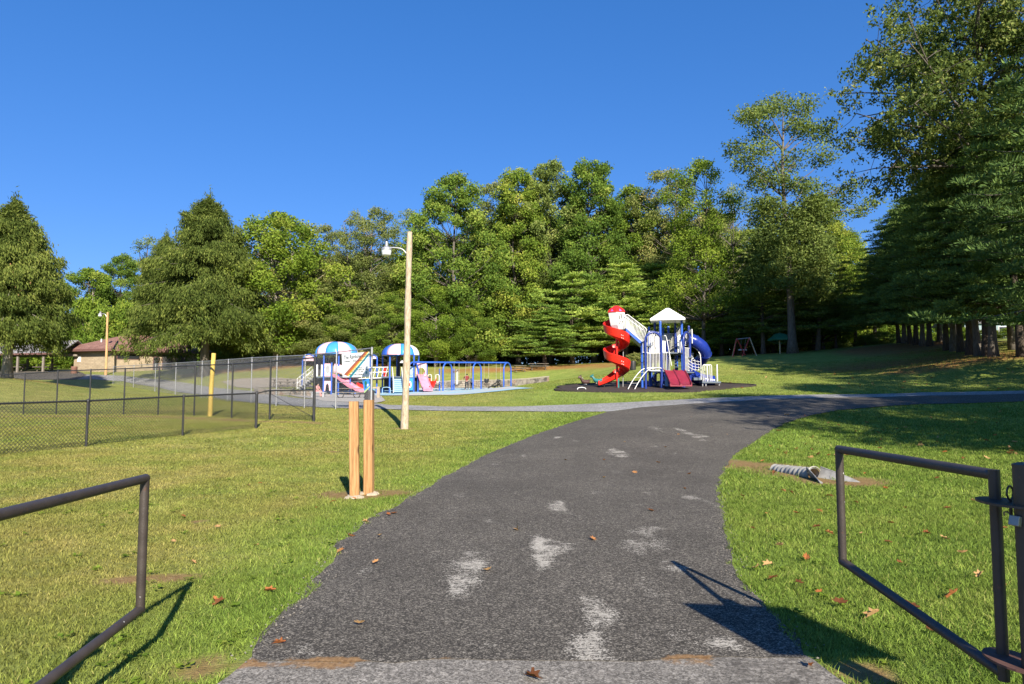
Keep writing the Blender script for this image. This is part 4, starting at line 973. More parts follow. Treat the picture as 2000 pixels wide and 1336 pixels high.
# ---------------------------------------------------------------- the tall play structure with the red spiral slide
b0, Q, s0 = frame_at(1290, 757, 42)
D = thing('play_structure','blue and white play structure with a red spiral slide and a blue tube slide','play structure',b0)
def C2(cx, cy, y=0.0): return Q(1100+cx/4.762, 580+cy/4.762, y)
def foot(p): return zg(b0.x+p.x, b0.y+p.y)-b0.z
def post(cx, cy, y, r=.074, mat='navy', par=None):
    p = C2(cx, cy, y); mb = MB().tube([(p.x,p.y,foot(p)-.15),(p.x,p.y,p.z-.05)], r, 12); mb.lathe([(r*1.08,-.06),(r*1.08,-.02),(r*.75,.02),(.003,.035)], (p.x,p.y,p.z), 12)
    return mb.build('post', M[mat], par or D, True)
for cx, cy, y, m in ((860,232,.75,'navy'),(910,226,-.75,'blue'),(1050,236,.9,'navy'),(1110,222,-.55,'blue'),(805,280,.3,'blue'),(935,290,1.5,'blue'),(985,275,1.7,'blue'),(1175,270,.4,'navy'),(735,420,-.35,'blue'),(968,412,-.5,'navy'),(820,560,1.0,'blue'),(1060,545,1.5,'blue'),(1130,470,.9,'navy')):
    post(cx, cy, y, mat=m)
def arch_px(x0, y0, x1, y1, ctop, r=.074, mat='navy', foot_c=None):
    a, b = C2(x0, ctop, y0), C2(x1, ctop, y1); pts = arch(a.x,a.y,b.x,b.y,foot(a)-.12,a.z,12)
    if foot_c: pts[-1] = (pts[-1][0],pts[-1][1],C2(x1,foot_c,y1).z)
    return MB().tube(pts, r, 12).build('arch', M[mat], D, True)
arch_px(768,-1.35,917,-1.25,328); arch_px(1123,-1.15,1183,-.25,322)
# roof: four-sided, low hips, small fascia
rc = C2(985,100,.1); rz_ = R(-14); e0, e1 = C2(832,228,0).z, rc.z; W_ = 1.05; mb = MB()
def rp(x, y, z): 
    v = Vector((x,y,0)); v.rotate(Matrix.Rotation(rz_,3,'Z')); return (rc.x-.02+v.x, rc.y+v.y, z)
rings = [[rp(sx*W_*k, sy*W_*k, z) for sx, sy in ((-1,-1),(1,-1),(1,1),(-1,1))] for k, z in ((.94,e0+.0),(1.0,e0+.01),(.98,e0+.13),(.93,e0+.17),(.12,e1-.04),(.02,e1))]
mb.loft(rings, True, True); mb.build('roof', M['white'], D, bevel=.012)
for sx, sy in ((-1,-1),(1,-1),(1,1),(-1,1)): pass
# decks
def deck(cx0, cx1, cy, y0, y1, th=.07, mat='grey_deck'):
    a, b = C2(cx0,cy,0), C2(cx1,cy,0); return MB().box(((a.x+b.x)/2,(y0+y1)/2,a.z-th/2),(b.x-a.x,y1-y0,th)).build('deck', M[mat], D, bevel=.01)
deck(775,912,692,-1.3,.25); deck(862,1112,522,-.7,.95); deck(738,812,455,-.6,.55); deck(985,1120,688,-1.1,-.72); deck(1112,1190,560,-.5,.6)
deck(1130,1200,700,-.5,.4); deck(1190,1290,752,-.6,.3,.16)
# upright bar panels
def bars(x0,y0,x1,y1,ctop,cbot,n,r=.014,mat='white_metal',name='bar_panel',hoop=False):
    a,b = C2(x0,0,y0),C2(x1,0,y1); zt,zb = C2(0,ctop).z, C2(0,cbot).z; mb = MB(); A = Vector((a.x,a.y,0)); B = Vector((b.x,b.y,0)); up = Vector((0,0,1))
    for k in range(n):
        p = A.lerp(B,(k+.5)/n); t_ = zt+(.22*math.sin(math.pi*(k+.5)/n) if hoop else 0); mb.tube([p+up*zb,p+up*t_], r, 6)
    if hoop: mb.tube([A.lerp(B,k/12)+up*(zt+.22*math.sin(math.pi*k/12)) for k in range(13)], r*1.4, 8)
    else: mb.tube([A+up*zt,B+up*zt], r*1.4, 8)
    mb.tube([A+up*zb,B+up*zb], r*1.4, 8); return mb.build(name, M[mat], D, True)
bars(782,-1.3,905,-1.22,532,690,9); bars(785,.2,860,.2,345,520,5,hoop=True); bars(800,-.2,850,-.6,375,530,5,hoop=True); bars(868,.2,905,.0,330,520,4)
bars(925,-.72,1000,-.7,522,688,5); bars(940,1.0,1045,.95,330,520,8); bars(1060,.95,1110,.9,300,520,4,hoop=True); bars(1115,-.3,1170,.3,345,450,5); bars(740,-.6,790,-.5,425,520,4); bars(1135,-.9,1185,-.2,480,690,5)
bars(1190,.5,1215,.6,520,570,3)
# solid white panels
def panel(x0,c0,x1,c1,y,mat='white',rz=0,name='panel',round_top=False,th=.035):
    a,b = C2(x0,c1,y),C2(x1,c0,y); w_,h_ = b.x-a.x,b.z-a.z; poly = [(a.x,y,a.z),(b.x,y,a.z)]
    if round_top: poly += [((a.x+b.x)/2+w_/2*math.cos(t),y,b.z-w_/2+w_/2*math.sin(t)) for t in np.linspace(0,math.pi,12)]
    else: poly += [(b.x,y,b.z),(a.x,y,b.z)]
    return MB().prism(poly,(0,th,0)).build(name, M[mat], D, bevel=.006)
panel(815,310,858,520,.45,round_top=False); panel(862,318,905,525,.55); panel(925,350,965,520,.8,round_top=True); panel(1070,350,1112,520,.75,round_top=True); panel(1085,395,1108,520,-.5)
gp = C2(983,372,.7); gd = MB().lathe([(.002,-.02),(.17,-.02),(.18,0),(.17,.02),(.002,.02)],(0,0,0),24).build('grey_disc', M['grey'], D)
gd.location = gp; gd.rotation_euler = (math.pi/2,0,0); gd.scale = (1,1.35,1)
# white slanted side rails of the climber below the high deck
for x0,x1 in ((945,1010),(1075,1128)):
    a,b = C2(x0,360,-.6),C2(x1,640,-1.05); MB().tube(catmull([a,C2(x0+22,385,-.62),b],6),.022,8).build('climber_rail', M['white_metal'], D, True)
mb = MB()
for k in range(5):
    t = k/4; a,b = C2(1030,540+28*k,.1-.2*k*.9),C2(1102,540+28*k,.1-.2*k*.9); mb.box(((a.x+b.x)/2,a.y,a.z),(b.x-a.x,.24,.035))
mb.build('steps', M['grey_deck'], D)
# maroon double slide
mb = MB(); sec = [(-.5,.10),(-.47,.12),(-.44,.02),(-.06,0),(-.03,.07),(0,.085),(.03,.07),(.06,0),(.44,.02),(.47,.12),(.5,.10),(.5,-.04),(-.5,-.04)]
rings = []
for cx, cy, y in ((1030,684,-1.1),(1042,700,-1.3),(1065,745,-1.75),(1085,790,-2.2),(1092,812,-2.5),(1096,822,-2.85),(1096,826,-2.95)):
    c = C2(cx,cy,y); rings.append([(c.x+a*1.26,c.y+0.0,c.z+z*1.1) for a,z in sec])
mb.loft(rings,True,True); mb.build('double_slide', M['maroon'], D, bevel=.004)
pa = C2(950,705,-1.25); MB().prism([(pa.x-.02,-1.28,C2(0,830,-1.28).z),(pa.x+.15,-1.28,C2(0,830,-1.28).z),(pa.x+.13,-1.28,C2(0,770,-1.28).z),(pa.x-.02,-1.28,C2(0,705,-1.28).z)],(0,.04,0)).build('slide_side', M['pale_blue'], D)
# arch ladder
mb = MB(); sides = []
for x0,x1 in ((602,800),(664,860)):
    pts = catmull([C2(x0,858,-1.9),C2(x0+38,790,-1.75),C2(x0+85,725,-1.55),C2((x0+x1)/2+38,675,-1.4),C2(x1+10,660,-1.32),C2(x1+60,664,-1.3)],5); sides.append(pts)
    MB().tube(pts,.022,8).build('ladder_rail', M['white_metal'], D, True)
mb = MB()
for k in range(4,len(sides[0])-3,4): mb.tube([sides[0][k],sides[1][k]],.016,6)
mb.build('rungs', M['grey'], D, True)
# turret over the spiral slide
tc = C2(503,150,.15); zt,zb = C2(0,148,.15).z, C2(0,303,.15).z
def hexring(r, z, ox=0): return [(tc.x+ox+r*math.cos(a), tc.y+r*math.sin(a), z) for a in [R(20)+k*math.pi/3 for k in range(6)]]
mb = MB(); outer = [hexring(.40,zb,.14),hexring(.50,zb+.25,.08),hexring(.57,zt,0)]; n6 = 6
for k in (0,1,3,4,5):     # the side over the slide stays open
    q = [outer[0][k],outer[0][(k+1)%6],outer[1][(k+1)%6],outer[1][k],outer[2][(k+1)%6],outer[2][k]]
    c = Vector((tc.x,tc.y,0)); inn = [tuple(Vector(p)+(c-Vector((p[0],p[1],0)))*.07) for p in q]
    mb.add(q+inn,[(0,1,2,3),(3,2,4,5),(6,9,8,7),(9,11,10,8),(0,3,9,6),(3,5,11,9),(1,7,8,2),(2,8,10,4),(5,4,10,11),(0,6,7,1)])
mb.build('turret_wall', M['white'], D)
mb = MB()
def face_pt(s,t):
    a,b,c_,d_ = [Vector(p) for p in (outer[1][4],outer[1][5],outer[2][5],outer[2][4])]; p = a.lerp(b,s).lerp(d_.lerp(c_,s),t); n_ = (b-a).cross(d_-a).normalized(); return p+n_*.012
for s,t,l in ((.30,.66,.42),(.52,.66,.46),(.26,.20,.26),(.58,.22,.28)):
    mb.prism([face_pt(s-.09,t-l/2),face_pt(s+.02,t-l/2),face_pt(s+.20,t+l/2),face_pt(s+.09,t+l/2)],(face_pt(.5,.5)-Vector((tc.x,tc.y,face_pt(.5,.5).z))).normalized()*.006)
mb.build('window_slots', M['dark'], D)
hexr = [hexring(r_,z_) for r_,z_ in ((.57,zt-.0),(.61,zt+.02),(.60,zt+.07),(.50,zt+.22),(.16,zt+.44),(.03,zt+.47))]
MB().loft(hexr,True,True).build('turret_roof', M['red'], D)
mb = MB()
for k in range(6):
    a = R(50)+k*math.pi/3; p = Vector((tc.x+.50*math.cos(a),tc.y+.50*math.sin(a),zt+.12)); mb.prism([p+Vector((-.10*math.sin(a),.10*math.cos(a),-.05)),p+Vector((.10*math.sin(a),-.10*math.cos(a),-.05)),p+Vector((.04*math.sin(a)-.06*math.cos(a),-.04*math.cos(a)-.06*math.sin(a),.10))],(.02*math.cos(a),.02*math.sin(a),.012))
mb.build('roof_windows', plain('violet_plastic',(.35,.10,.42),.35), D)
# spiral slide
sc_ = Vector((C2(503,0,.0).x, .05, 0)); pr = [(.16,.26),(.20,.27),(.22,.06),(.33,-.02),(.58,-.02),(.71,.08),(.77,.30),(.79,.50),(.83,.53),(.85,.50),(.82,.28),(.76,.02),(.60,-.09),(.30,-.09),(.17,.0)]
rings = []; N = 72
for k in range(N+1):
    th = R(95)+R(715)*k/N; z = 3.78-(3.78-.62)*k/N
    if k < 6: z += .02*(6-k)
    wallk = 1.0
    rings.append([(sc_.x+r*math.cos(th), sc_.y+r*math.sin(th), z+zz*wallk) for r,zz in pr])
for k in range(1,9):      # runs out straight to the left
    th = R(95)+R(715); L = 1.12*k/8; c = Vector((math.cos(th),math.sin(th),0)); tdir = Vector((-math.sin(th),math.cos(th),0)); z = .62-.52*(k/8)**.9+.05*(k/8)**3
    rings.append([(sc_.x+c.x*r+tdir.x*L, sc_.y+c.y*r+tdir.y*L-.55*(k/8), z+zz*(1-.50*(k/8))) for r,zz in pr])
MB().loft(rings,True,True).build('spiral_slide', M['red'], D, True)
MB().tube([(sc_.x,sc_.y,foot(sc_)-.1),(sc_.x,sc_.y,3.9)],.07,12).build('slide_column', M['red'], D, True)
MB().tube([(sc_.x+.02,sc_.y-.35,foot(sc_)-.1),(sc_.x+.02,sc_.y-.35,.55)],.055,12).build('slide_leg', M['teal'], D, True)
MB().tube([(sc_.x-.78,sc_.y+.1,foot(sc_)-.1),(sc_.x-.78,sc_.y+.1,.2)],.03,8).build('slide_leg', M['dark'], D, True)
MB().tube([C2(555,860,.6),C2(562,500,.6),C2(575,300,.5)],.025,8).build('turret_strut', M['grey'], D, True)
mb = MB()
for th_, zz in ((R(285),2.98),(R(285),1.39)):
    for da, dz in ((-.07,.20),(.05,.16),(-.05,.03),(.07,0)):
        c = Vector((sc_.x+.835*math.cos(th_+da), sc_.y+.835*math.sin(th_+da), zz+dz)); n_ = Vector((math.cos(th_),math.sin(th_),0)); u_ = Vector((-n_.y,n_.x,0))
        mb.prism([c+u_*.022*math.cos(t)+Vector((0,0,.022*math.sin(t))) for t in np.linspace(0,2*math.pi,9)[:-1]], n_*.02)
mb.build('joint_bolts', M['white'], D)
# sloping ramp from the turret to the deck
ra, rb = C2(578,300,0), C2(735,432,0); ta, tb = C2(568,170,0), C2(786,300,0); mb = MB()
for y in (-.42,.50): pass
MB().prism([(ra.x,-.45,ra.z+.06),(rb.x,-.45,rb.z+.02),(rb.x,-.45,rb.z-.22),(ra.x,-.45,ra.z-.16)],(0,1.0,0)).build('ramp_floor', M['blue'], D, bevel=.01)
for y in (-.46,.55):
    mb = MB(); n = 17
    for k in range(n):
        s = k/(n-1); lo_ = Vector((ra.x,y,ra.z+.05)).lerp(Vector((rb.x,y,rb.z+.03)),s); hi_ = Vector((ra.x-.02,y,ta.z)).lerp(Vector((rb.x+.22,y,tb.z-.04)),max(0,(s-.06)/.94)); mb.tube([lo_,hi_],.017,6)
    mb.tube([(ra.x-.04,y,ta.z-.02),(ra.x+.12,y,ta.z),(rb.x+.18,y,tb.z+.02),(rb.x+.24,y,tb.z-.10)],.025,8); mb.tube([(ra.x,y,ra.z+.06),(rb.x,y,rb.z+.04)],.022,8); mb.build('ramp_railing', M['white_metal'], D, True)
# blue tube slide
def tubeslide():
    cpts = catmull([(1.72,.05,3.02),(2.15,.05,2.86),(2.62,.12,2.52),(2.90,.45,2.10),(2.82,1.0,1.75),(2.40,1.28,1.42),(2.00,1.0,1.08),(2.02,.55,.80),(2.42,.25,.55),(2.95,.15,.40),(3.3,.15,.36)],6)
    n = len(cpts); mb = MB(); mb.tube(cpts,[0.37+(.014 if k % 6 == 0 else 0) for k in range(n)],18,cap=False); o = mb.build('tube_slide', M['deep_blue'], D, True); sd = o.modifiers.new('thickness','SOLIDIFY'); sd.thickness = .03; sd.offset = -1
    for k in range(6,n-5,12):
        d_ = (cpts[k+1]-cpts[k-1]).normalized(); rg = MB(); rg.tube([cpts[k]-d_*.03,cpts[k]+d_*.03],.405,18); rg.build('tube_flange', M['deep_blue'], o, True)
tubeslide()
c = C2(1190,370,.05); MB().box((c.x,.05,c.z),(.06,.85,.9),ry=0).build('tube_entrance', M['white'], D, bevel=.15)
MB().tube([(2.5,.2,-.1+foot(Vector((2.5,.2,0)))),(2.5,.2,.3)],.05,10).build('tube_leg', M['navy'], D, True)
# transfer platform with white rails
a,b = C2(1282,790,-.9),C2(1455,790,-.9); MB().box(((a.x+b.x)/2,-.75,a.z-.03),(b.x-a.x,.8,.11)).build('transfer_deck', M['grey_deck'], D, bevel=.01)
mb = MB()
for cx,y in ((1295,-1.05),(1325,-1.05),(1305,-.5),(1450,-.5),(1448,-1.0)): 
    p = C2(cx,800,y); mb.tube([(p.x,y,foot(p)-.1),(p.x,y,p.z)],.035,8)
mb.build('transfer_legs', M['grey'], D, True)
for x0,x1,y in ((1300,1338,-1.1),(1345,1382,-1.1),(1318,1365,-.45)):
    p,q = C2(x0,630,y),C2(x1,630,y); MB().tube(arch(p.x,y,q.x,y,C2(0,785,y).z,p.z,8,.10),.022,8).build('grab_rail', M['white_metal'], D, True)
p = C2(1432,628,-1.0); MB().tube([(p.x,-1.0,C2(0,785,-1).z),(p.x,-1.0,p.z)],.042,10).build('grab_post', M['white_metal'], D, True)
MB().tube(catmull([C2(1282,770,-.6),C2(1282,600,-.6),C2(1276,535,-.6),C2(1262,512,-.6)],5),.025,8).build('grab_rail', M['white_metal'], D, True)
mb = MB()
for c0,c1 in ((590,640),(618,668),(648,690),(560,612)): mb.tube(catmull([C2(1165,c0,-.3),C2(1215,(c0+c1)/2+6,-.4),C2(1285,c1-8,-.55)],5),.016,6)
for cx in (1195,1225,1255): mb.tube(catmull([C2(cx,570+(cx-1195)*.35,-.35),C2(cx+6,640,-.4),C2(cx+2,690,-.42)],4),.012,6)
mb.build('net', M['white_metal'], D, True)
# dark things stored under the deck (crawl tunnel mouth)
c = C2(885,745,.6); mb = MB(); mb.tube([(c.x,.0,c.z-.05),(c.x,.9,c.z-.05)],.33,18,cap=False); o = mb.build('crawl_tunnel', M['deep_blue'], D, True); sd = o.modifiers.new('thickness','SOLIDIFY'); sd.thickness=.03
# border of the mulch
mb = MB(); n = len(rub)
for k in range(n):
    (ax_,ay_),(bx_,by_) = rub[k],rub[(k+1)%n]; za,zb2 = zg(ax_,ay_),zg(bx_,by_); dv = Vector((bx_-ax_,by_-ay_,0)); nv = Vector((dv.y,-dv.x,0)).normalized()*.06
    mb.add([(ax_-nv.x,ay_-nv.y,za-.05),(ax_+nv.x,ay_+nv.y,za-.05),(ax_+nv.x,ay_+nv.y,za+.10),(ax_-nv.x,ay_-nv.y,za+.10),(bx_-nv.x,by_-nv.y,zb2-.05),(bx_+nv.x,by_+nv.y,zb2-.05),(bx_+nv.x,by_+nv.y,zb2+.10),(bx_-nv.x,by_-nv.y,zb2+.10)],[(0,1,5,4),(1,2,6,5),(2,3,7,6),(3,0,4,7)])
o = mb.build('timber_edging', M['timber_edge']); tag(o,'low dark edging round the rubber mulch under the play structure','edging')
# spring riders
def rider(u, d, label, mat, face):
    b = at(u,d); o = thing('spring_rider', label, 'spring rider', b, face); mb = MB(); mb.tube([(.09*math.cos(a*1.0),.09*math.sin(a),.02+.28*a/(6.283*5)) for a in np.linspace(0,6.283*5,60)],.014,6); mb.build('spring', M['dark'], o, True)
    bd = MB(); bd.loft([[(x,w*math.cos(t),z+h*math.sin(t)) for t in np.linspace(0,2*math.pi,12,False)] for x,w,z,h in ((-.34,.03,.52,.05),(-.28,.11,.44,.12),(-.1,.13,.42,.12),(.08,.12,.44,.13),(.2,.10,.52,.15),(.27,.085,.66,.13),(.34,.07,.72,.09),(.44,.04,.68,.05))],True,True); bd.build('body', mat, o, True)
    MB().tube([(.22,-.2,.66),(.22,.2,.66)],.015,8).build('handle', M['white_metal'], o, True); MB().tube([(0,-.22,.28),(0,.22,.28)],.018,8).build('footrest', M['white_metal'], o, True)
    er = MB(); [er.lathe([(.03,0),(.02,.06),(.002,.1)],(.25,s,.76),6) for s in (-.05,.05)]; er.build('ears', mat, o, True)
rider(1142,41.5,'brown spring rider animal left of the red slide', plain('brown_plastic',(.07,.035,.03),.5), R(200))
rider(1166,42.5,'teal spring rider animal next to the foot of the red slide', M['teal'], R(160))
p = at(1136,40.6); o = thing('low_rail','low white bent rail in front of the brown spring rider','rail',p); MB().tube(arch(-.25,0,.25,.1,-.05,.17,6,.08),.025,8).build('tube', M['white_metal'], o, True)

# ---------------------------------------------------------------- the two striped canopies joined by a bridge
b1, Q1, s1 = frame_at(700, 768, 63)
E = thing('canopy_playset','pink and blue playset under two striped domes joined by a bridge','play structure',b1)
def foot1(x, y): return zg(b1.x+x, b1.y+y)-b1.z
def post1(u, v, y, r=.075, mat='blue'):
    p = Q1(u,v,y); return MB().tube([(p.x,y,foot1(p.x,y)-.15),(p.x,y,p.z)],r,12).build('post', M[mat], E, True)
for u,v,y in ((632,689,-1.1),(661,689,-1.1),(647.5,708,-1.15),(617,689,1.0),(694,690,1.0),(684,690,-.9)): post1(u,v,y)
for u,v,y in ((747,692,.7),(761,692,-1.1),(808,692,-1.1),(817,692,.8),(775,692,1.6),(833,712,-.9)): post1(u,v,y)
def dome(u0,u1,vt,vb,ydepth,n,cols,rot,flat=.62):
    a,b = Q1(u0,vb),Q1(u1,vb); c = Vector(((a.x+b.x)/2,.0,a.z)); rx = (b.x-a.x)/2; H = Q1(u0,vt).z-a.z
    prof = [(1.0,-.06),(1.0,0)]+[(math.cos(t)**.75,math.sin(t)) for t in np.linspace(.12,math.pi/2*.98,9)]
    prof[0] = (1.0,-.07)
    groups = {}
    for k in range(n):
        mb = groups.setdefault(cols[k%len(cols)],MB()); rings = []
        for r,z in prof: rings.append([(c.x+rx*r*math.cos(t),c.y+ydepth*r*math.sin(t),c.z+H*z*(1.0)) for t in np.linspace(rot+2*math.pi*k/n, rot+2*math.pi*(k+1)/n, 5)])
        mb.loft(rings,False)
    root = None
    for nm,mb in groups.items():
        o = mb.build('canopy_stripes', M[nm], root or E, True); sd = o.modifiers.new('thickness','SOLIDIFY'); sd.thickness=.03
    return o
dome(615.5,698,667.5,691,1.55,10,('sky_blue','pale_pink','sky_blue','white'),R(-90-36*0.55))
dome(745,818.5,671.5,693,1.6,8,('sky_blue','white','blue','pale_pink'),R(-90+8))
def arch1(u0,u1,v,y0,y1,fill=None):
    a,b = Q1(u0,v,y0),Q1(u1,v,y1); pts = arch(a.x,y0,b.x,y1,foot1(a.x,y0)-.1,a.z,10); MB().tube(pts,.075,10).build('arch', M['blue'], E, True)
    if fill: 
        c = [Vector(p) for p in pts[1:-1]]; MB().prism([p for p in c],(0,.05,0)).build('arch_panel', M[fill], E)
arch1(590.5,615.5,692.5,-.3,-.3,'pale_pink'); arch1(722,736,694,.2,.2,'pale_pink')
def box1(u0,v0,u1,v1,y,th,mat,name,bev=.01):
    a,b = Q1(u0,v1,y),Q1(u1,v0,y); return MB().box(((a.x+b.x)/2,y+th/2,(a.z+b.z)/2),(b.x-a.x,th,b.z-a.z)).build(name, M[mat], E, bevel=bev)
# decks, under-panels
box1(612,735,698,737.5,-1.1,2.2,'grey_deck','deck'); box1(744,735,836,737.5,-1.1,2.3,'grey_deck','deck')
box1(633,710,645,735,-1.1,.06,'pale_pink','panel'); pz = Q1(639.5,722,-1.14)
MB().tube([(pz.x+.24*math.cos(t),-1.13,pz.z+.44*math.sin(t)) for t in np.linspace(0,2*math.pi,24,False)],.05,8,closed=True).build('window_ring', M['white'], E, True)
MB().prism([(pz.x+.2*math.cos(t),-1.12,pz.z+.40*math.sin(t)) for t in np.linspace(0,2*math.pi,20,False)],(0,.012,0)).build('window_pane', M['grey'], E)
# arched pink panel at ground
a,b = Q1(632,763,-1.1),Q1(647,744,-1.1); poly = [(a.x,-1.1,a.z),(a.x,-1.1,b.z),(b.x,-1.1,b.z),(b.x,-1.1,a.z)]; cx_ = (a.x+b.x)/2; w_ = (b.x-a.x)/2-.14
poly += [(cx_+w_*.9,-1.1,a.z),(cx_+w_*.6,-1.1,a.z+.5),(cx_,-1.1,a.z+.68),(cx_-w_*.6,-1.1,a.z+.5),(cx_-w_*.9,-1.1,a.z)]
MB().prism(poly,(0,.06,0)).build('play_arch', M['pale_pink'], E)
for k in range(3): box1(632,737.5+2.2*k,647,739+2.2*k,-1.05,.05,'dark','rung',0)
# pink hooded slide
h0,h1 = Q1(649,709,-1.2),Q1(668.5,736,-1.2); mb = MB(); rings = []
for k,(x,rz2) in enumerate(((0,0),(.35,.0),(.65,-.06),(.95,-.22))):
    r = .52-.02*k; rings.append([(h0.x+.12+x, -.85+r*math.cos(t), h1.z+.05+rz2+(.30+.95*math.sin(t)*(.92-.05*k)) if math.sin(t)>-.01 else h1.z+rz2) for t in np.linspace(0,math.pi,11)])
mb.loft(rings,False); o = mb.build('slide_hood', M['pale_pink'], E, True); sd = o.modifiers.new('thickness','SOLIDIFY'); sd.thickness=.04
def chute(pts, w, mat, name='slide', hw=.22):
    mb = MB(); rings = []; P_ = catmull(pts,5)
    for k,p in enumerate(P_):
        d_ = (P_[min(k+1,len(P_)-1)]-P_[max(k-1,0)]); side = Vector((d_.y,-d_.x,0)).normalized()*w/2; up = Vector((0,0,1))
        rings.append([tuple(p+side*a+up*z) for a,z in ((-1.08,hw),(-1.0,hw+.02),(-.93,hw*.3),(-.8,0),(.8,0),(.93,hw*.3),(1.0,hw+.02),(1.08,hw),(.95,-.07),(-.95,-.07))])
    return mb.loft(rings,True,True).build(name, M[mat], E, True)
chute([Q1(656,735,-.85),Q1(664,738,-1.0),Q1(678,749,-1.3),Q1(694,759.5,-1.6),Q1(704,764,-1.75),Q1(712.5,765,-1.85)],.95,'pink')
chute([Q1(687,737,.4),Q1(697,745,.2),Q1(706,754,0),Q1(716,758,-.1)],.7,'red')
chute([Q1(821,731,-1.1),Q1(824,735,-1.25),Q1(829,748,-1.7),Q1(833,758,-2.1),Q1(836,761.5,-2.5)],.85,'pink')
chute([Q1(846,744,-.9),Q1(843,752,-1.1),Q1(838,759,-1.4),Q1(833,761.5,-1.6)],.7,'red',hw=.30)
# slide portal with a round hole
a,b = Q1(812,735,-1.1),Q1(832,709.5,-1.1); poly = [(a.x,-1.1,a.z),(a.x,-1.1,b.z),(b.x,-1.1,b.z),(b.x,-1.1,a.z)]; c_ = ((a.x+b.x)/2+.02,(a.z+b.z)/2-.22); 
hole = [(c_[0]+.36*math.cos(t),-1.1,c_[1]+.42*math.sin(t)) for t in np.linspace(-.9,math.pi+.9,18)]
MB().prism([(b.x,-1.1,a.z)]+[hole[0]]+hole[1:]+[(a.x,-1.1,a.z),(a.x,-1.1,b.z),(b.x,-1.1,b.z)],(0,.08,0)).build('slide_portal', M['pale_pink'], E)
# side panels
box1(799,716,807,737,-1.12,.06,'pale_blue','panel'); box1(799,738.5,807.5,762,-1.12,.06,'sky_blue','panel')
pz = Q1(803,726,-1.15); MB().tube([(pz.x+.15*math.cos(t),-1.15,pz.z+.3*math.sin(t)) for t in np.linspace(0,2*math.pi,18,False)],.03,6,closed=True).build('dial', M['grey'], E, True)
pz = Q1(800.5,751,-1.17); MB().prism([(pz.x+.14*math.cos(t),-1.16,pz.z+.3*math.sin(t)) for t in np.linspace(0,2*math.pi,16,False)],(0,.02,0)).build('picture', M['white'], E); MB().prism([(pz.x-.04+.08*math.cos(t),-1.18,pz.z+.16*math.sin(t)) for t in np.linspace(0,2*math.pi,16,False)],(0,.02,0)).build('picture', M['red'], E)
box1(809,738,816,763,-.6,.05,'dark','panel'); box1(750,738,806,762,.95,.05,'dark','back_panel'); box1(617,738,695,763,.9,.05,'dark','back_panel')
box1(612,700,640,734,1.0,.05,'dark','back_panel'); box1(668,700,690,734,1.05,.05,'dark','back_panel'); box1(776,695,781,736,1.3,.12,'dark','post')
box1(749,714,757,737,.6,.05,'red','panel')
bl = Q1(785,707.5,-.6); MB().lathe([(.02,.22),(.12,.1),(.22,-.02),(.23,-.06)],bl,14).build('bell', M['white'], E, True)
# bridge
ba,bb = Q1(690,742,.1),Q1(762,737.5,.1); MB().box(((ba.x+bb.x)/2,.1,(ba.z+bb.z)/2-.05),((bb-ba).length,1.1,.16),ry=math.atan2(ba.z-bb.z,bb.x-ba.x)).build('bridge_deck', M['dark'], E)
for y in (-.45,.65):
    mb = MB(); n = 9; t0,t1 = Q1(690,719,y),Q1(760,717,y); l0,l1 = Q1(690,740,y),Q1(760,737.5,y); mb.tube([t0,t1],.035,8); mb.tube([t0.lerp(l0,.45),t1.lerp(l1,.45)],.03,8); mb.tube([l0,l1],.035,8)
    for k in range(n): mb.tube([l0.lerp(l1,k/n),t0.lerp(t1,(k+.55)/n)],.026,6)
    mb.build('bridge_railing', M['white_metal'], E, True)
# stairs
def stairs(u_top,v_top,u_bot,v_bot,y_top,y_bot,w,n,mat,axis):
    a,b = Q1(u_top,v_top,y_top),Q1(u_bot,v_bot,y_bot); mb = MB()
    for k in range(n):
        p = a.lerp(b,(k+.5)/n); d = (b-a)/n
        mb.box((p.x,p.y,p.z-.06),(max(w if axis=='y' else 0,abs(d.x)*1.15),max(w if axis=='x' else 0,abs(d.y)*1.15),.12))
        mb.box((p.x-d.x*.5,p.y-d.y*.5,p.z-.13),((w if axis=='y' else .03),(w if axis=='x' else .03),.24))
    mb.build('stairs', M[mat], E)
    for s in (-1,1):
        off = Vector((0,s*w/2,0)) if axis=='x' else Vector((s*w/2,0,0)); r_ = MB(); up = Vector((0,0,1)); r_.tube([b+off-up*.1,b+off+up*.85,a+off+up*.95,a+off],.035,8); r_.tube([b+off+up*.45,a+off+up*.5],.028,8); m_ = 5
        for k in range(1,m_): p = a.lerp(b,k/m_)+off; r_.tube([p,p+up*.93],.022,6)
        r_.build('stair_railing', M['white_metal'], E, True)
stairs(613,737,585,758,-.1,-.2,1.3,6,'grey','x'); stairs(775,738,778,764,-1.15,-2.9,.85,7,'pale_blue','y')
for u in (617.5,626.5): box1(u,712,u+3,735,-1.0,.08,'white','gate_post')
ar = Q1(747,756,-1.2); MB().tube(arch(ar.x,-1.2,ar.x+.72,-1.2,foot1(ar.x,-1.2)-.05,ar.z,6,.12),.03,8).build('hoop', M['pale_blue'], E, True)
for u in (836,851): 
    p = Q1(u,732,-.3); MB().tube([(p.x,-.3,p.z),(p.x+.25,-.3,p.z+.02),(p.x+.3,-.3,p.z-.08),(p.x+.3,-.3,p.z-.6),(p.x+.25,-.3,p.z-.68),(p.x,-.3,p.z-.66)],.03,8,closed=True).build('handhold', M['white_metal'], E, True)
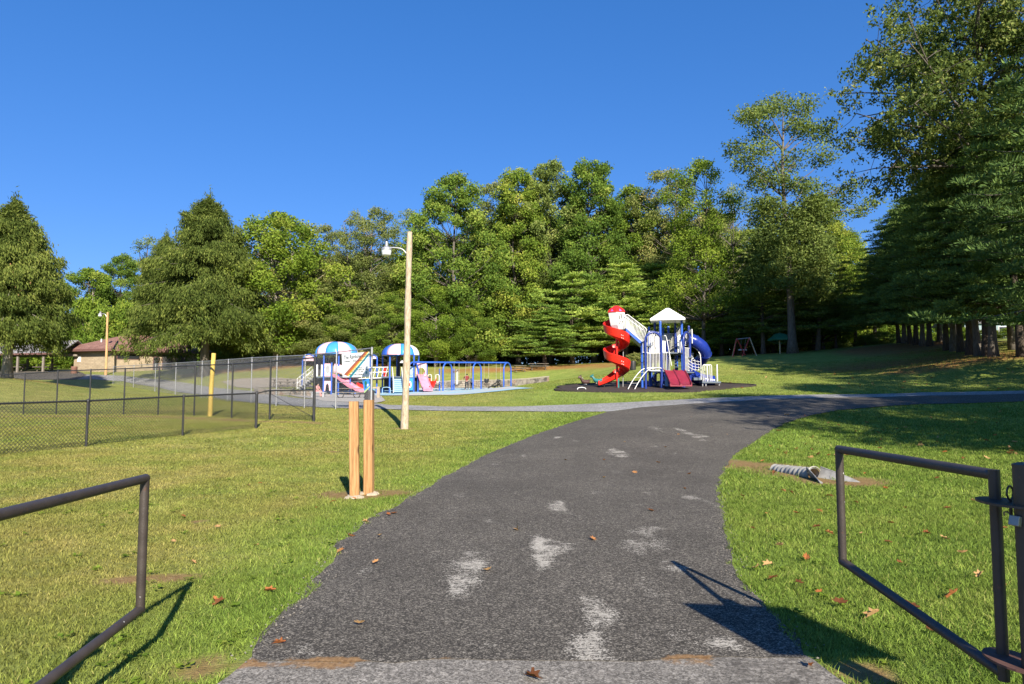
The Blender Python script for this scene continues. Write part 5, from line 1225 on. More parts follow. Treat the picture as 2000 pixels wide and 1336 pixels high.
# ---------------------------------------------------------------- posts beyond the playset
for u,vt,d,lab in ((858.5,720,63,'short blue post standing alone between the swings and the playset'),(886.5,720,65,'short blue post with a white side rail behind the second swing arch')):
    b = at(u,d); h = P(u,vt,d).z-b.z; o = thing('play_post',lab,'post',b); MB().tube([(0,0,-.1),(0,0,h)],.075,12).build('shaft', M['blue'], o, True); MB().tube([(.22,0,h*.25),(.22,0,h*.95),(.36,0,h*.95),(.36,0,h*.25)],.03,8,closed=True).build('side_rail', M['white_metal'], o, True)
# ---------------------------------------------------------------- swings
sa, sb_ = at(807,61.2), at(991,66.5); W0 = thing('swing_set','long blue swing set with arched legs and three bays of swings','swing set',sa)
ax_ = (sb_-sa); ax_.z = 0; top = P(807,707.5,61.2).z-sa.z; topb = P(990,708.5,66.5).z-sa.z
n_ = Vector((-ax_.y,ax_.x,0)).normalized(); stations = [0,.345,.66,1.0]
MB().tube([Vector((0,0,top))-ax_*.0,ax_+Vector((0,0,topb))],.075,12).build('top_beam', M['blue'], W0, True)
for t in stations:
    c = ax_*t; zt_ = top+(topb-top)*t; a = c+Vector((-.35,-.62,0)); b = c+Vector((.35,.62,0))
    za = zg(sa.x+a.x,sa.y+a.y)-sa.z; pts = arch(a.x,a.y,b.x,b.y,za-.1,zt_,10); MB().tube(pts,.072,12).build('leg_arch', M['blue'], W0, True)
for bay in range(3):
    for k,f in enumerate((.30,.70)):
        t = stations[bay]+(stations[bay+1]-stations[bay])*f; c = ax_*t+Vector((0,0,top+(topb-top)*t)); L = 2.0; sw = MB(); bucket = bay == 2
        e = ax_.normalized()*.26; seat_c = c-Vector((0,0,L-(.25 if bucket else 0)))+n_*(.22 if (bay,k)==(1,1) else 0)
        st = MB()
        if bucket and k == 0: st.loft([[(seat_c.x+r*math.cos(a),seat_c.y+r*math.sin(a),seat_c.z+z) for a in np.linspace(0,2*math.pi,14,False)] for r,z in ((.24,.22),(.26,.16),(.23,-.05),(.12,-.16))],True,True)
        else: st.loft([[tuple(seat_c+e*s-Vector((0,0,.09*(1-s*s)))+n_*w_+Vector((0,0,z))) for w_,z in ((-.09,0),(.09,0),(.09,.025),(-.09,.025))] for s in np.linspace(-1,1,9)],True,True)
        so_ = st.build('swing_seat', M['dark'], W0, True)
        for s in (-1,1): MB().tube([c+e*s,seat_c+e*s],.018,6).build('chain', plain('chain_'+str(bay)+str(k)+str(s),(.36,.33,.27),.6,.2), so_, True)
# small digger-like frame behind the swings
b = at(968,66.5); o = thing('sand_digger','black angled metal frame standing on the sand behind the swings','play digger',b)
MB().tube([(-.75,-.1,.02),(.25,0,.72)],.06,8).build('long_arm', M['dark'], o, True); MB().tube([(.25,0,.72),(.6,0,0)],.05,8).build('rear_leg', M['dark'], o, True); MB().tube([(.2,0,.6),(.22,.1,0)],.05,8).build('front_leg', M['dark'], o, True); MB().box((.3,0,.80),(.36,.3,.22),ry=.3).build('seat', M['dark'], o, bevel=.03)
# ---------------------------------------------------------------- stone retaining wall behind the swings
def stones(mb, x0, x1, z0, z1, th, r):
    z = z0
    while z < z1-.02:
        h = min(z1-z, .14+.10*r.random()); x = x0
        while x < x1:
            w_ = .20+.30*r.random(); w_ = min(w_, x1-x); j = .04*r.random()
            if w_ > .05: mb.box((x+w_/2,-j,z+h/2),(w_-.022,th,h-.022),rz=.03*(r.random()-.5),taper=.92)
            x += w_
        z += h
    mb.box(((x0+x1)/2,.03,(z0+z1)/2-.01),(x1-x0-.05,th*.72,z1-z0-.03))
t = NT('field_stone'); f = t.n('ShaderNodeTexVoronoi', ins={'Vector':t.obj(),'Scale':2.6}); cr = t.n('ShaderNodeSeparateColor', ins={0:f.outputs['Color']}).outputs[0]
M['stone'] = t.bsdf(t.ramp(cr, [(0,(.09,.08,.07)),(.4,(.20,.18,.155)),(.75,(.30,.265,.22)),(1,(.24,.165,.12))]), .9, 0, t.bump(t.noise(t.obj(),9,4),.6,.03), .2)
def stone_wall(label, pts, h, th=.45):
    o = thing('stone_wall', label, 'wall', (pts[0][0],pts[0][1],zg(*pts[0]))); r = random.Random(5); mb = MB(); cap = MB()
    for (ax0,ay0),(bx0,by0) in zip(pts[:-1],pts[1:]):
        L = math.hypot(bx0-ax0,by0-ay0); ang = math.atan2(by0-ay0,bx0-ax0); za = zg(ax0,ay0); zb_ = zg(bx0,by0); seg = MB(); hh = h if callable(h) is False else h(ax0)
        stones(seg,0,L,-.15,hh,th,r); Mx = Matrix.Translation((ax0-o.location.x,ay0-o.location.y,za-o.location.z)) @ Matrix.Rotation(ang,4,'Z')
        seg.v = [tuple(Mx @ Vector((v[0],v[1],v[2]+(zb_-za)*v[0]/L))) for v in seg.v]; mb.add(seg.v,seg.f)
        c = MB(); c.box((L/2,0,hh+.05),(L,th+.1,.10)); c.v = [tuple(Mx @ Vector((v[0],v[1],v[2]+(zb_-za)*v[0]/L))) for v in c.v]; cap.add(c.v,c.f)
    mb.build('stonework', M['stone'], o); cap.build('coping', plain('coping_stone',(.27,.24,.20),.9,0,.15,3,.3), o); return o
wp = [at(u,d) for u,d in ((842,68.5),(880,69.5),(930,70),(985,70.5),(1030,70.8),(1072,71))]
stone_wall('low rubble stone wall curving behind the swings', [(p.x,p.y) for p in wp], .62)
wp = [at(u,d) for u,d in ((500,60),(545,59),(590,58.6),(614,58.4))]
stone_wall('low stone wall beside the playset stairs seen through the fences', [(p.x,p.y) for p in wp], .40)
# ---------------------------------------------------------------- tables, bin, posts around the playset
def picnic(u, d, rz, label, mat='wood_grey', group=None, sx=1.0):
    b = at(u,d); o = thing('picnic_table', label, 'picnic table', b, rz, group); m = M[mat]
    MB().box((0,0,.745),(1.8*sx,.74,.045)).build('table_top', m, o, bevel=.008)
    for y in (-.66,.66): MB().box((0,y,.445),(1.8*sx,.27,.045)).build('bench', m, o, bevel=.008)
    for x in (-.62*sx,.62*sx):
        mb = MB(); mb.tube([(x,-.45,0),(x,.22,.72)],.035,6); mb.tube([(x,.45,0),(x,-.22,.72)],.035,6); mb.tube([(x,-.70,.41),(x,.70,.41)],.03,6); mb.build('leg_frame', m, o)
    return o
b = at(682,52); o = thing('picnic_table','round-framed metal picnic table on the concrete behind the galvanised fence','picnic table',b)
MB().lathe([(.01,.76),(.92,.76),(.95,.74),(.92,.71),(.01,.71)],(0,0,0),24,1,.55).build('table_top', M['wood_grey'], o)
for x in (-.62,.62):
    MB().tube([(x+.24*math.cos(t),-.1,.28+.26*math.sin(t)) for t in np.linspace(0,2*math.pi,18,False)],.03,8,closed=True).build('loop_leg', M['dark'], o, True)
    MB().tube([(x*.9,0,.45),(x*.35,0,.72)],.035,8).build('strut', M['dark'], o, True)
for y in (-.72,.72): MB().box((0,y,.44),(1.7,.26,.05)).build('bench', M['wood_grey'], o, bevel=.01); MB().tube([(.0,0,.3),(.0,y,.42)],.03,8).build('bench_arm', M['dark'], o, True)
b = at(700,51); 
for x_, in ((.0,),): pass
o = thing('bench','low metal bench beside the round-framed table, right end by the bin','bench',at(704,51.4))
MB().box((0,0,.45),(.8,.3,.05)).build('seat', M['wood_grey'], o, bevel=.01); MB().tube([(.15+.20*math.cos(t),0,.22+.21*math.sin(t)) for t in np.linspace(0,2*math.pi,16,False)],.028,8,closed=True).build('loop_leg', M['dark'], o, True)
b = at(722,46); o = thing('litter_bin','dark slatted litter bin beside the end of the galvanised fence','litter bin',b)
MB().lathe([(.26,.0),(.29,.02),(.30,.72),(.28,.78),(.24,.78),(.22,.70),(.20,.1)],(0,0,0),20).build('drum', M['dark'], o)
sl_ = MB()
for k in range(20): a = 2*math.pi*k/20; sl_.box((.315*math.cos(a),.315*math.sin(a),.38),(.03,.07,.70),rz=a)
sl_.build('slats', plain('dark_slats',(.055,.05,.05),.6), o)
b = at(739.5,52); o = thing('timber_post','square timber post with a short rail beside the litter bin','post',b); MB().box((0,0,.42),(.22,.2,.9)).build('post', plain('pale_timber',(.33,.27,.20),.85,0,.2,5,.2), o, bevel=.01); MB().box((-.28,0,.78),(.42,.12,.12)).build('rail', o.children[0].data.materials[0], o, bevel=.01)
picnic(1014,80,.5,'dark picnic table beside the pale tree trunk beyond the swings',sx=.9); picnic(1052,81,.1,'long dark picnic table right of the pale trunk beyond the swings',sx=1.3)
picnic(549,66,.05,'grey picnic table nearest the pink arch, seen through the fences','wood_grey'); picnic(561,63,.0,'grey picnic table just behind the stone wall by the stairs','wood_grey')
b = at(1236.5,64); o = thing('rubbish_barrel','small dark barrel on the grass behind the red slide','barrel',b); MB().lathe([(.27,0),(.29,.1),(.28,.4),(.29,.75),(.27,.85),(.24,.85),(.22,.7)],(0,0,0),18).build('drum', M['dark'], o, True)
# ---------------------------------------------------------------- far swing frame, green canopy
b = at(1455,73); o = thing('small_swings','small swing frame with crossed red and tan legs on the far lawn','swing set',b); s = 73/FP
def px(u,v,y=0): return Vector(((u-1455)*s,y,(0)+(P(1455,v,73).z-b.z)))
MB().tube([px(1440.5,662.5),px(1466,660)],.05,8).build('top_bar', M['grey'], o, True)
for (u0,v0),(u1,v1),m,y in (((1440.5,661),(1427.5,696),'red_paint',-.8),((1440.5,661),(1435.5,696),'tan_pipe',.8),((1440.5,661),(1459.5,695),'red_paint',.3),((1466,659),(1448.5,696),'red_paint',-.3),((1466,659),(1474,694),'tan_pipe',-.8),((1466,659),(1483,693),'red_paint',.8)):
    p,q = px(u0,v0),px(u1,v1,y); q.z = zg(b.x+q.x,b.y+q.y)-b.z-.05; MB().tube([p,q],.055,8).build('leg', M[m], o, True)
for u in (1450,1458):
    e = px(u,683,.4); MB().box(e,(.42,.2,.12)).build('swing_seat', M['white'], o, bevel=.02); MB().tube([px(u,662),e],.012,6).build('chain', M['grey'], o, True)
b = at(1525,76); o = thing('sunshade','green pyramid sunshade on one wooden post under the pines','sunshade',b); s = 76/FP; h = P(1525,650,76).z-b.z
MB().tube([(0,0,-.2),(0,0,h)],.09,10).build('post', M['tan_pipe'], o, True); e = P(1525,663,76).z-b.z
MB().loft([[(sx*.95,sy*.95,e-.05),] and (sx*.95,sy*.95,e) for sx,sy in ((-1,-1),(1,-1),(1,1),(-1,1))] and [[(sx*.98,sy*.98,e-.12) for sx,sy in ((-1,-1),(1,-1),(1,1),(-1,1))],[(sx*1.0,sy*1.0,e) for sx,sy in ((-1,-1),(1,-1),(1,1),(-1,1))],[(sx*.45,sy*.45,h-.15) for sx,sy in ((-1,-1),(1,-1),(1,1),(-1,1))],[(sx*.05,sy*.05,h) for sx,sy in ((-1,-1),(1,-1),(1,1),(-1,1))]],True,True).build('canopy', M['green_plastic'], o)
mb = MB()
for sx in (-.9,.9):
    for sy in (-.9,.9): mb.tube([(0,0,e-.55),(sx,sy,e-.08)],.025,6)
mb.build('braces', M['green_plastic'], o, True)
# ================================================================== BUILDINGS
def shingles(name, a, b):
    t = NT(name); o_ = t.obj(); br = t.n('ShaderNodeTexBrick', ins={'Vector':o_,'Scale':1.0,'Color1':(*a,1),'Color2':(*b,1),'Mortar':(*[x*.45 for x in a],1),'Brick Width':.45,'Row Height':.09,'Mortar Size':.012}); 
    c = t.mix(.5, br.outputs['Color'], t.ramp(t.noise(o_,1.3,5,.7),[(.3,.6),(.7,1.35)]),'MULTIPLY'); return t.bsdf(c,.9,0,None,.2)
M['brown_shingle'] = shingles('brown_shingles',(.21,.110,.088),(.29,.160,.130))
M['grey_shingle'] = shingles('grey_shingles',(.26,.245,.24),(.32,.305,.30))
def block(name, a, b, mort, w=.4, h=.2):
    t = NT(name); o_ = t.obj(); mp = t.n('ShaderNodeMapping', ins={'Vector':o_,'Rotation':(math.pi/2,0,0)}); sep = t.n('ShaderNodeSeparateXYZ', ins={0:o_}); sm = t.math('ADD',sep.outputs[0],sep.outputs[1]); cmb = t.n('ShaderNodeCombineXYZ'); t.l(sm,cmb.inputs[0]); t.l(sep.outputs[2],cmb.inputs[1])
    br = t.n('ShaderNodeTexBrick', ins={'Vector':cmb.outputs[0],'Scale':1.0,'Color1':(*a,1),'Color2':(*b,1),'Mortar':(*mort,1),'Brick Width':w,'Row Height':h,'Mortar Size':.014}); c = t.mix(.4, br.outputs['Color'], t.ramp(t.noise(o_,2,4),[(.3,.7),(.7,1.2)]),'MULTIPLY'); return t.bsdf(c,.9,0,t.bump(br.outputs['Fac'],-.4,.02),.2)
M['tan_block'] = block('tan_block',(.30,.235,.16),(.38,.30,.205),(.22,.18,.135)); M['red_brick'] = block('red_brick',(.42,.17,.09),(.52,.24,.13),(.40,.32,.25),.22,.075)
# brown-roofed block building: corner towards the camera
cb = at(214,90); Bd = thing('park_building','tan block building with a brown hipped roof and dark doorways','building',cb)
s = 90/FP; zw = P(214,686,90).z-cb.z; dl = Vector((-1.0,.30,0)).normalized(); dr = Vector((.82,.57,0)).normalized(); Ll,Lr = 6.2,10.5
def bp3(a,b,z): return Vector((0,0,z))+dl*a+dr*b
def wallq(p0,p1,z0,z1,th,mat,name,par=None,outd=None):
    d = (p1-p0); n_ = Vector((d.y,-d.x,0)).normalized()
    if n_.y > 0: n_ = -n_
    if outd: n_ = n_*1
    return MB().prism([p0+Vector((0,0,z0)),p1+Vector((0,0,z0)),p1+Vector((0,0,z1)),p0+Vector((0,0,z1))], n_*th).build(name, M[mat] if isinstance(mat,str) else mat, par or Bd)
zb0 = -1.2; O = Vector((0,0,0))
MB().prism([bp3(0,0,zb0),bp3(Ll,0,zb0),bp3(Ll,Lr,zb0),bp3(0,Lr,zb0)],(0,0,zw-zb0)).build('walls', M['tan_block'], Bd)
def nrm_of(d): n_ = Vector((d.y,-d.x,0)).normalized(); return n_ if n_.y < 0 else -n_
nl, nr = nrm_of(dl), nrm_of(dr)
wn = wallq(dl*5.0+nl*.0,dl*5.6,zw-1.35,zw-.55,.04,'white','notice')
M['dark_glass'] = plain('dark_glass',(.02,.022,.025),.15); M['brown_trim'] = plain('brown_trim',(.13,.06,.05),.7)
f_ = wallq(dr*.7,dr*3.4,zw-1.05,zw-.30,.05,'brown_trim','window'); wallq(dr*.78+nr*.03,dr*3.32+nr*.03,zw-.97,zw-.38,.035,'dark_glass','pane',f_)
for a,b,zt2 in ((5.0,5.75,zw-.55),(6.1,7.4,zw-.25),(7.8,9.3,zw-.25)): f_ = wallq(dr*a,dr*b,-.3,zt2,.05,'brown_trim','door'); wallq(dr*(a+.08)+nr*.02,dr*(b-.08)+nr*.02,-.25,zt2-.1,.045,'dark','door_leaf',f_)
ov = 1.3; eave = [bp3(-ov,-ov,zw),bp3(Ll+ov,-ov,zw),bp3(Ll+ov,Lr+ov,zw),bp3(-ov,Lr+ov,zw)]; rz1 = P(214,655,92).z-cb.z; r0,r1 = bp3(Ll/2,Ll/2+.2,rz1),bp3(Ll/2,Lr-Ll/2+.4,rz1)
up = Vector((0,0,1)); rf = MB(); e2 = [p+up*.28 for p in eave]; rf.add(e2+[r0,r1],[(0,1,4),(1,2,5,4),(2,3,5),(3,0,4,5)]); rfo = rf.build('roof', M['brown_shingle'], Bd)
fc = MB(); fc.loft([[p for p in eave],[p+up*.27 for p in eave]],True,False); fc.add([p+up*.02 for p in eave],[(0,1,2,3)]); fc.build('fascia', M['brown_trim'], rfo)
for a,b in ((Ll*.55,1.2),(.4,5.5)): v_ = bp3(a,b,0); MB().tube([v_+up*(zw+.4),v_+up*(zw+1.75)],.09,10).build('vent_pipe', M['white_metal'], rfo, True)
lv = [r0.lerp(r1,.1)+up*-.25, r0.lerp(r1,.75)+up*-.25]; MB().box(lv[0].lerp(lv[1],.5)+up*.25,((lv[1]-lv[0]).length,.9,.35),rz=math.atan2(dr.y,dr.x)).build('ridge_vent', M['brown_shingle'], rfo)
# picnic shelter on the left
ps = at(70,90); Sh = thing('picnic_shelter','open picnic shelter with a long low grey roof and wooden posts','shelter',ps); ze = P(70,693,88).z-ps.z; zr = P(70,668,92).z-ps.z
x0,x1 = -13.5,4.6; rf = MB(); rf.add([(x0,-2.6,ze),(x1,-2.6,ze+.25),(x1,1.2,zr+.2),(x0,1.2,zr),(x1,5,ze+.25),(x0,5,ze)],[(0,1,2,3),(3,2,4,5)]); o = rf.build('roof', M['grey_shingle'], Sh); sd = o.modifiers.new('thickness','SOLIDIFY'); sd.thickness=.12
MB().prism([(x0,-2.64,ze-.22),(x1,-2.64,ze+.03),(x1,-2.64,ze+.25),(x0,-2.64,ze)],(0,.05,0)).build('fascia', M['brown_trim'], o)
for x in (-12,-8.2,-4.3,-.9,2.4):
    for y in (-2.2,4.4): MB().box((x,y,(ze-.3)/2-.3),(.22,.22,ze+.5)).build('post', M['wood_grey'], Sh)
MB().box(((x0+x1)/2,1.2,ze+.1),(x1-x0,.3,.25)).build('beam', M['wood_grey'], Sh)
for k,(dx,dy) in enumerate(((-9.5,.2),(-6.2,.6),(-2.6,.2),(.8,.6))):
    o = picnic(70,90,.05,('%s dark picnic table from the left under the picnic shelter' % ordn[k]),'wood_grey','tables under the picnic shelter'); o.location = (ps.x+dx,ps.y+dy,zg(ps.x+dx,ps.y+dy)); o.scale = (1.25,)*3
b = at(144,87.5); o = thing('rubbish_barrel','rusty drum standing at the left corner of the brown-roofed building','barrel',b); MB().lathe([(.36,0),(.38,.05),(.36,.3),(.38,.33),(.36,.6),(.38,.63),(.36,.92),(.32,.92),(.3,.8)],(0,0,0),18).build('drum', plain('rusty_drum',(.20,.10,.07),.8), o, True)
b = at(460,84); o = thing('picnic_table','dark','picnic table',b) if False else None
# brick house beyond the lawn
hb = at(1640,108); H_ = thing('brick_house','orange brick house half hidden behind dark pines','house',hb); zt2 = P(1640,640,108).z-hb.z; W2 = 15.0
MB().box((0,3,zt2/2-.5),(W2,6,zt2+1)).build('walls', M['red_brick'], H_); MB().prism([(-W2/2-.4,-.4,zt2),(-W2/2-.4,6.4,zt2),(-W2/2-.4,3,zt2+2.0)],(W2+.8,0,0)).build('roof', M['grey_shingle'], H_)
for x in (-4.5,-.5,3.5): f_ = MB().box((x,-.03,zt2*.60),(1.3,.1,1.3)).build('window', M['white'], H_); MB().box((x,-.09,zt2*.60),(1.1,.04,1.1)).build('pane', M['dark_glass'], f_)
hb = at(1453,104); o = thing('brick_house','small brick chimney wall seen over the red-legged swing frame','house',hb); zt2 = P(1453,643,104).z-hb.z; MB().box((0,.6,zt2/2-.5),(1.3,1.2,zt2+1)).build('chimney', M['red_brick'], o); MB().box((0,.6,zt2+.05),(1.6,1.5,.16)).build('chimney_cap', M['concrete'], o)
hb = at(1935,86); o = thing('pale_house','pale blue-grey house wall showing between the right-hand pine trunks','house',hb); zt2 = P(1935,632,86).z-hb.z; MB().box((0,3,zt2/2-.5),(6,6,zt2+1)).build('walls', plain('blue_siding',(.22,.29,.31),.7,0,.08,.5), o); MB().prism([(-3.4,-.4,zt2),(-3.4,6.4,zt2),(-3.4,3,zt2+1.8)],(6.8,0,0)).build('roof', M['grey_shingle'], o)
for x in (-2.4,1.8): f_ = MB().box((x,-.03,zt2*.6),(1.1,.1,1.3)).build('window', M['white'], o); MB().box((x,-.09,zt2*.6),(.95,.04,1.15)).build('pane', M['dark_glass'], f_)
# ================================================================== PEOPLE
M['skin'] = plain('skin',(.50,.30,.22),.6,0,.06,8); M['maroon_cloth'] = plain('maroon_cloth',(.20,.03,.03),.9,0,.15,8); M['dark_cloth'] = plain('dark_cloth',(.035,.035,.045),.9,0,.2,8); M['white_cloth'] = plain('white_cloth',(.66,.63,.60),.9,0,.08,8); M['pink_cloth'] = plain('pink_cloth',(.58,.26,.26),.9,0,.12,8); M['hair'] = plain('dark_hair',(.025,.018,.014),.6,0,.3,20); M['blond'] = plain('fair_hair',(.46,.34,.20),.6,0,.2,20)
def skinned(name, verts, edges, radii, mat, par, root=0, sub=2):
    me = bpy.data.meshes.new(name); me.from_pydata(verts, edges, []); o = link_mesh(name, me, mat, par); m = o.modifiers.new('skin','SKIN'); m.use_smooth_shade = True
    if not me.skin_vertices: me.skin_vertices.new() if hasattr(me.skin_vertices,'new') else None
    sv = me.skin_vertices[0].data
    for k, r in enumerate(radii): sv[k].radius = r if isinstance(r, tuple) else (r, r); sv[k].use_root = (k == root)
    s_ = o.modifiers.new('smooth','SUBSURF'); s_.levels = sub; s_.render_levels = sub
    dg = bpy.context.evaluated_depsgraph_get(); ev = bpy.data.meshes.new_from_object(o.evaluated_get(dg)); o.modifiers.clear(); old = o.data; ev.name = name; o.data = ev; bpy.data.meshes.remove(old)
    if not len(ev.materials): ev.materials.append(mat)
    return o
def person(label, loc, rz, h, shirt, trousers, hair, pose, group=None, hat=False):
    """pose: dict of joint positions for a 1.7 m figure, facing -Y"""
    o = thing('person', label, 'person', loc, rz, group); k = h/1.7; J = {n: Vector(p)*k for n, p in pose.items()}
    names = list(J); V = []; E_ = []; Rr = []
    def chain(pts): 
        prev = None
        for p, r in pts:
            V.append(tuple(p)); Rr.append(tuple(x*k for x in r) if isinstance(r,tuple) else r*k)
            if prev is not None: E_.append((prev, len(V)-1))
            prev = len(V)-1
        return prev
    i_p = chain([(J['pelvis'],(.112,.078))]); pel = 0
    def ext(frm, pts):
        prev = frm
        for p, r in pts:
            V.append(tuple(p)); Rr.append(tuple(x*k for x in r) if isinstance(r,tuple) else r*k); E_.append((prev,len(V)-1)); prev = len(V)-1
        return prev
    ch = ext(pel, [(J['waist'],(.098,.070)),(J['chest'],(.122,.080))]); nk = ext(ch, [(J['neck'],.052),(J['neck'].lerp(J['head'],.55),(.066,.075)),(J['head'],(.078,.092)),(J['head']+(J['head']-J['neck'])*.45,(.062,.075))])
    for s in ('l','r'):
        hd = J['hand_'+s]; el = J['elbow_'+s]; sh_ = J['shoulder_'+s]; fd = (hd-el).normalized()
        w_ = ext(ch, [(sh_,.055),(sh_.lerp(el,.5),.045),(el,.038),(el.lerp(hd,.5),.036),(hd,.026),(hd+fd*.05*k,(.036,.018))])
        sd_ = fd.cross(Vector((0,1,0))); sd_ = sd_.normalized() if sd_.length > .1 else Vector((1,0,0))
        for f in (-1.5,-.5,.5,1.5): ext(w_, [(hd+fd*.095*k+sd_*f*.017*k,.0095),(hd+fd*(.15-.012*abs(f))*k+sd_*f*.019*k+Vector((0,-.012,0))*k,.008)])
        ext(w_, [(hd+fd*.06*k+sd_*.045*k,.011),(hd+fd*.10*k+sd_*.06*k,.009)])
    for s in ('l','r'):
        hip,kn,an,toe = J['hip_'+s],J['knee_'+s],J['ankle_'+s],J['toe_'+s]; ext(pel, [(hip,.085),(hip.lerp(kn,.5),.074),(kn,.055),(kn.lerp(an,.4),.052),(an,.036),(an.lerp(toe,.5)-Vector((0,0,.02*k)),.036),(toe,.03)])
    skinned('body', V, E_, Rr, M['skin'], o)
    # clothes
    V = [tuple(J['pelvis']+Vector((0,0,.0))),tuple(J['waist']),tuple(J['chest']),tuple(J['chest'].lerp(J['neck'],.6))]; E_ = [(0,1),(1,2),(2,3)]; Rr = [(.165*k,.125*k),(.158*k,.122*k),(.182*k,.138*k),(.100*k,.088*k)]
    for s in ('l','r'):
        sh_,el = J['shoulder_'+s],J['elbow_'+s]; V += [tuple(sh_),tuple(sh_.lerp(el,.5)),tuple(sh_.lerp(el,.95))]; n = len(V); E_ += [(2,n-3),(n-3,n-2),(n-2,n-1)]; Rr += [.080*k,.066*k,.060*k]
    skinned('shirt', V, E_, Rr, shirt, o)
    V = [tuple(J['pelvis']+Vector((0,0,.05*k)))]; E_ = []; Rr = [(.158*k,.118*k)]
    for s in ('l','r'):
        hip,kn,an = J['hip_'+s],J['knee_'+s],J['ankle_'+s]; V += [tuple(hip),tuple(hip.lerp(kn,.5)),tuple(kn),tuple(kn.lerp(an,.5)),tuple(kn.lerp(an,.93))]; n = len(V); E_ += [(0,n-5),(n-5,n-4),(n-4,n-3),(n-3,n-2),(n-2,n-1)]; Rr += [.10*k,.088*k,.070*k,.064*k,.058*k]
    skinned('trousers', V, E_, Rr, trousers, o)
    for s in ('l','r'): skinned('shoe', [tuple(J['ankle_'+s]-Vector((0,0,.03*k))),tuple(J['ankle_'+s].lerp(J['toe_'+s],.5)-Vector((0,0,.02*k))),tuple(J['toe_'+s])], [(0,1),(1,2)], [.046*k,.044*k,.036*k], M['dark'], o)
    hd = J['head']; fw = Vector(pose.get('face',(0,-1,0))).normalized(); upv = (J['head']-J['neck']).normalized(); hm = MB(); rings = []
    for t in np.linspace(.02,math.pi*.62,9):
        rings.append([tuple(hd+upv*(.035+.098*math.cos(t))*k + (Vector((1,0,0))*math.cos(a)*.088 - fw*(math.sin(a)*.100+.012))*math.sin(t)*k - (upv*.035*k*(1 if math.sin(a) > .1 else 0))*(t/2)) for a in np.linspace(0,2*math.pi,16,False)])
    hm.loft(rings); hm.build('hat' if hat else 'hair', hair, o, True)
    return o
stand = dict(pelvis=(0,0,.93),waist=(0,0,1.06),chest=(0,-.01,1.28),neck=(0,-.01,1.44),head=(0,-.03,1.58),shoulder_l=(-.18,0,1.38),elbow_l=(-.25,.03,1.12),hand_l=(-.26,-.06,.88),shoulder_r=(.18,0,1.38),elbow_r=(.25,.03,1.12),hand_r=(.26,-.06,.88),hip_l=(-.09,0,.88),knee_l=(-.11,-.02,.48),ankle_l=(-.12,.03,.09),toe_l=(-.13,-.13,.04),hip_r=(.09,0,.88),knee_r=(.11,-.02,.48),ankle_r=(.12,.03,.09),toe_r=(.13,-.13,.04))
def pose(**k): d = dict(stand); d.update(k); return d
pp = at(911.5,64.5); person('person in a maroon top and dark trousers standing with one arm out by the swings', pp, R(168), 1.56, M['maroon_cloth'], M['dark_cloth'], M['hair'], pose(neck=(0,-.05,1.43),head=(0,-.12,1.55),elbow_r=(.36,-.06,1.17),hand_r=(.58,-.12,1.02),elbow_l=(-.24,-.08,1.13),hand_l=(-.20,-.28,.98),knee_l=(-.13,-.05,.48),ankle_l=(-.17,.02,.09),toe_l=(-.19,-.14,.04)))
pp = at(921.5,64.8); person('small person in a white top with fair hair beside the person in maroon', pp, R(150), 1.28, M['white_cloth'], M['dark_cloth'], M['blond'], pose(chest=(-.02,-.04,1.27),neck=(-.03,-.06,1.42),head=(-.03,-.09,1.57),elbow_r=(.26,-.12,1.15),hand_r=(.16,-.32,1.10)))
# someone sitting on a bench by the stairs
pb = at(622,55.5); o = thing('bench','grey block bench by the playset stairs with a person on it','bench',pb); MB().box((0,0,.42),(1.3,.42,.07)).build('seat', M['grey'], o, bevel=.01)
for x in (-.45,.45): MB().box((x,0,.19),(.16,.36,.40)).build('leg', M['grey'], o)
person('person in a pink top and dark hair sitting on the block bench', (pb.x-.1,pb.y+.05,pb.z), R(70), 1.5, M['pink_cloth'], M['pink_cloth'], M['hair'], pose(pelvis=(0,.05,.58),waist=(0,.04,.70),chest=(0,-.02,.92),neck=(0,-.06,1.08),head=(0,-.11,1.21),shoulder_l=(-.18,-.02,1.02),shoulder_r=(.18,-.02,1.02),elbow_l=(-.24,-.12,.80),hand_l=(-.14,-.32,.68),elbow_r=(.24,-.12,.80),hand_r=(.14,-.32,.68),hip_l=(-.09,0,.56),hip_r=(.09,0,.56),knee_l=(-.11,-.42,.54),knee_r=(.11,-.42,.54),ankle_l=(-.11,-.44,.12),ankle_r=(.11,-.40,.12),toe_l=(-.11,-.60,.06),toe_r=(.11,-.56,.06)))
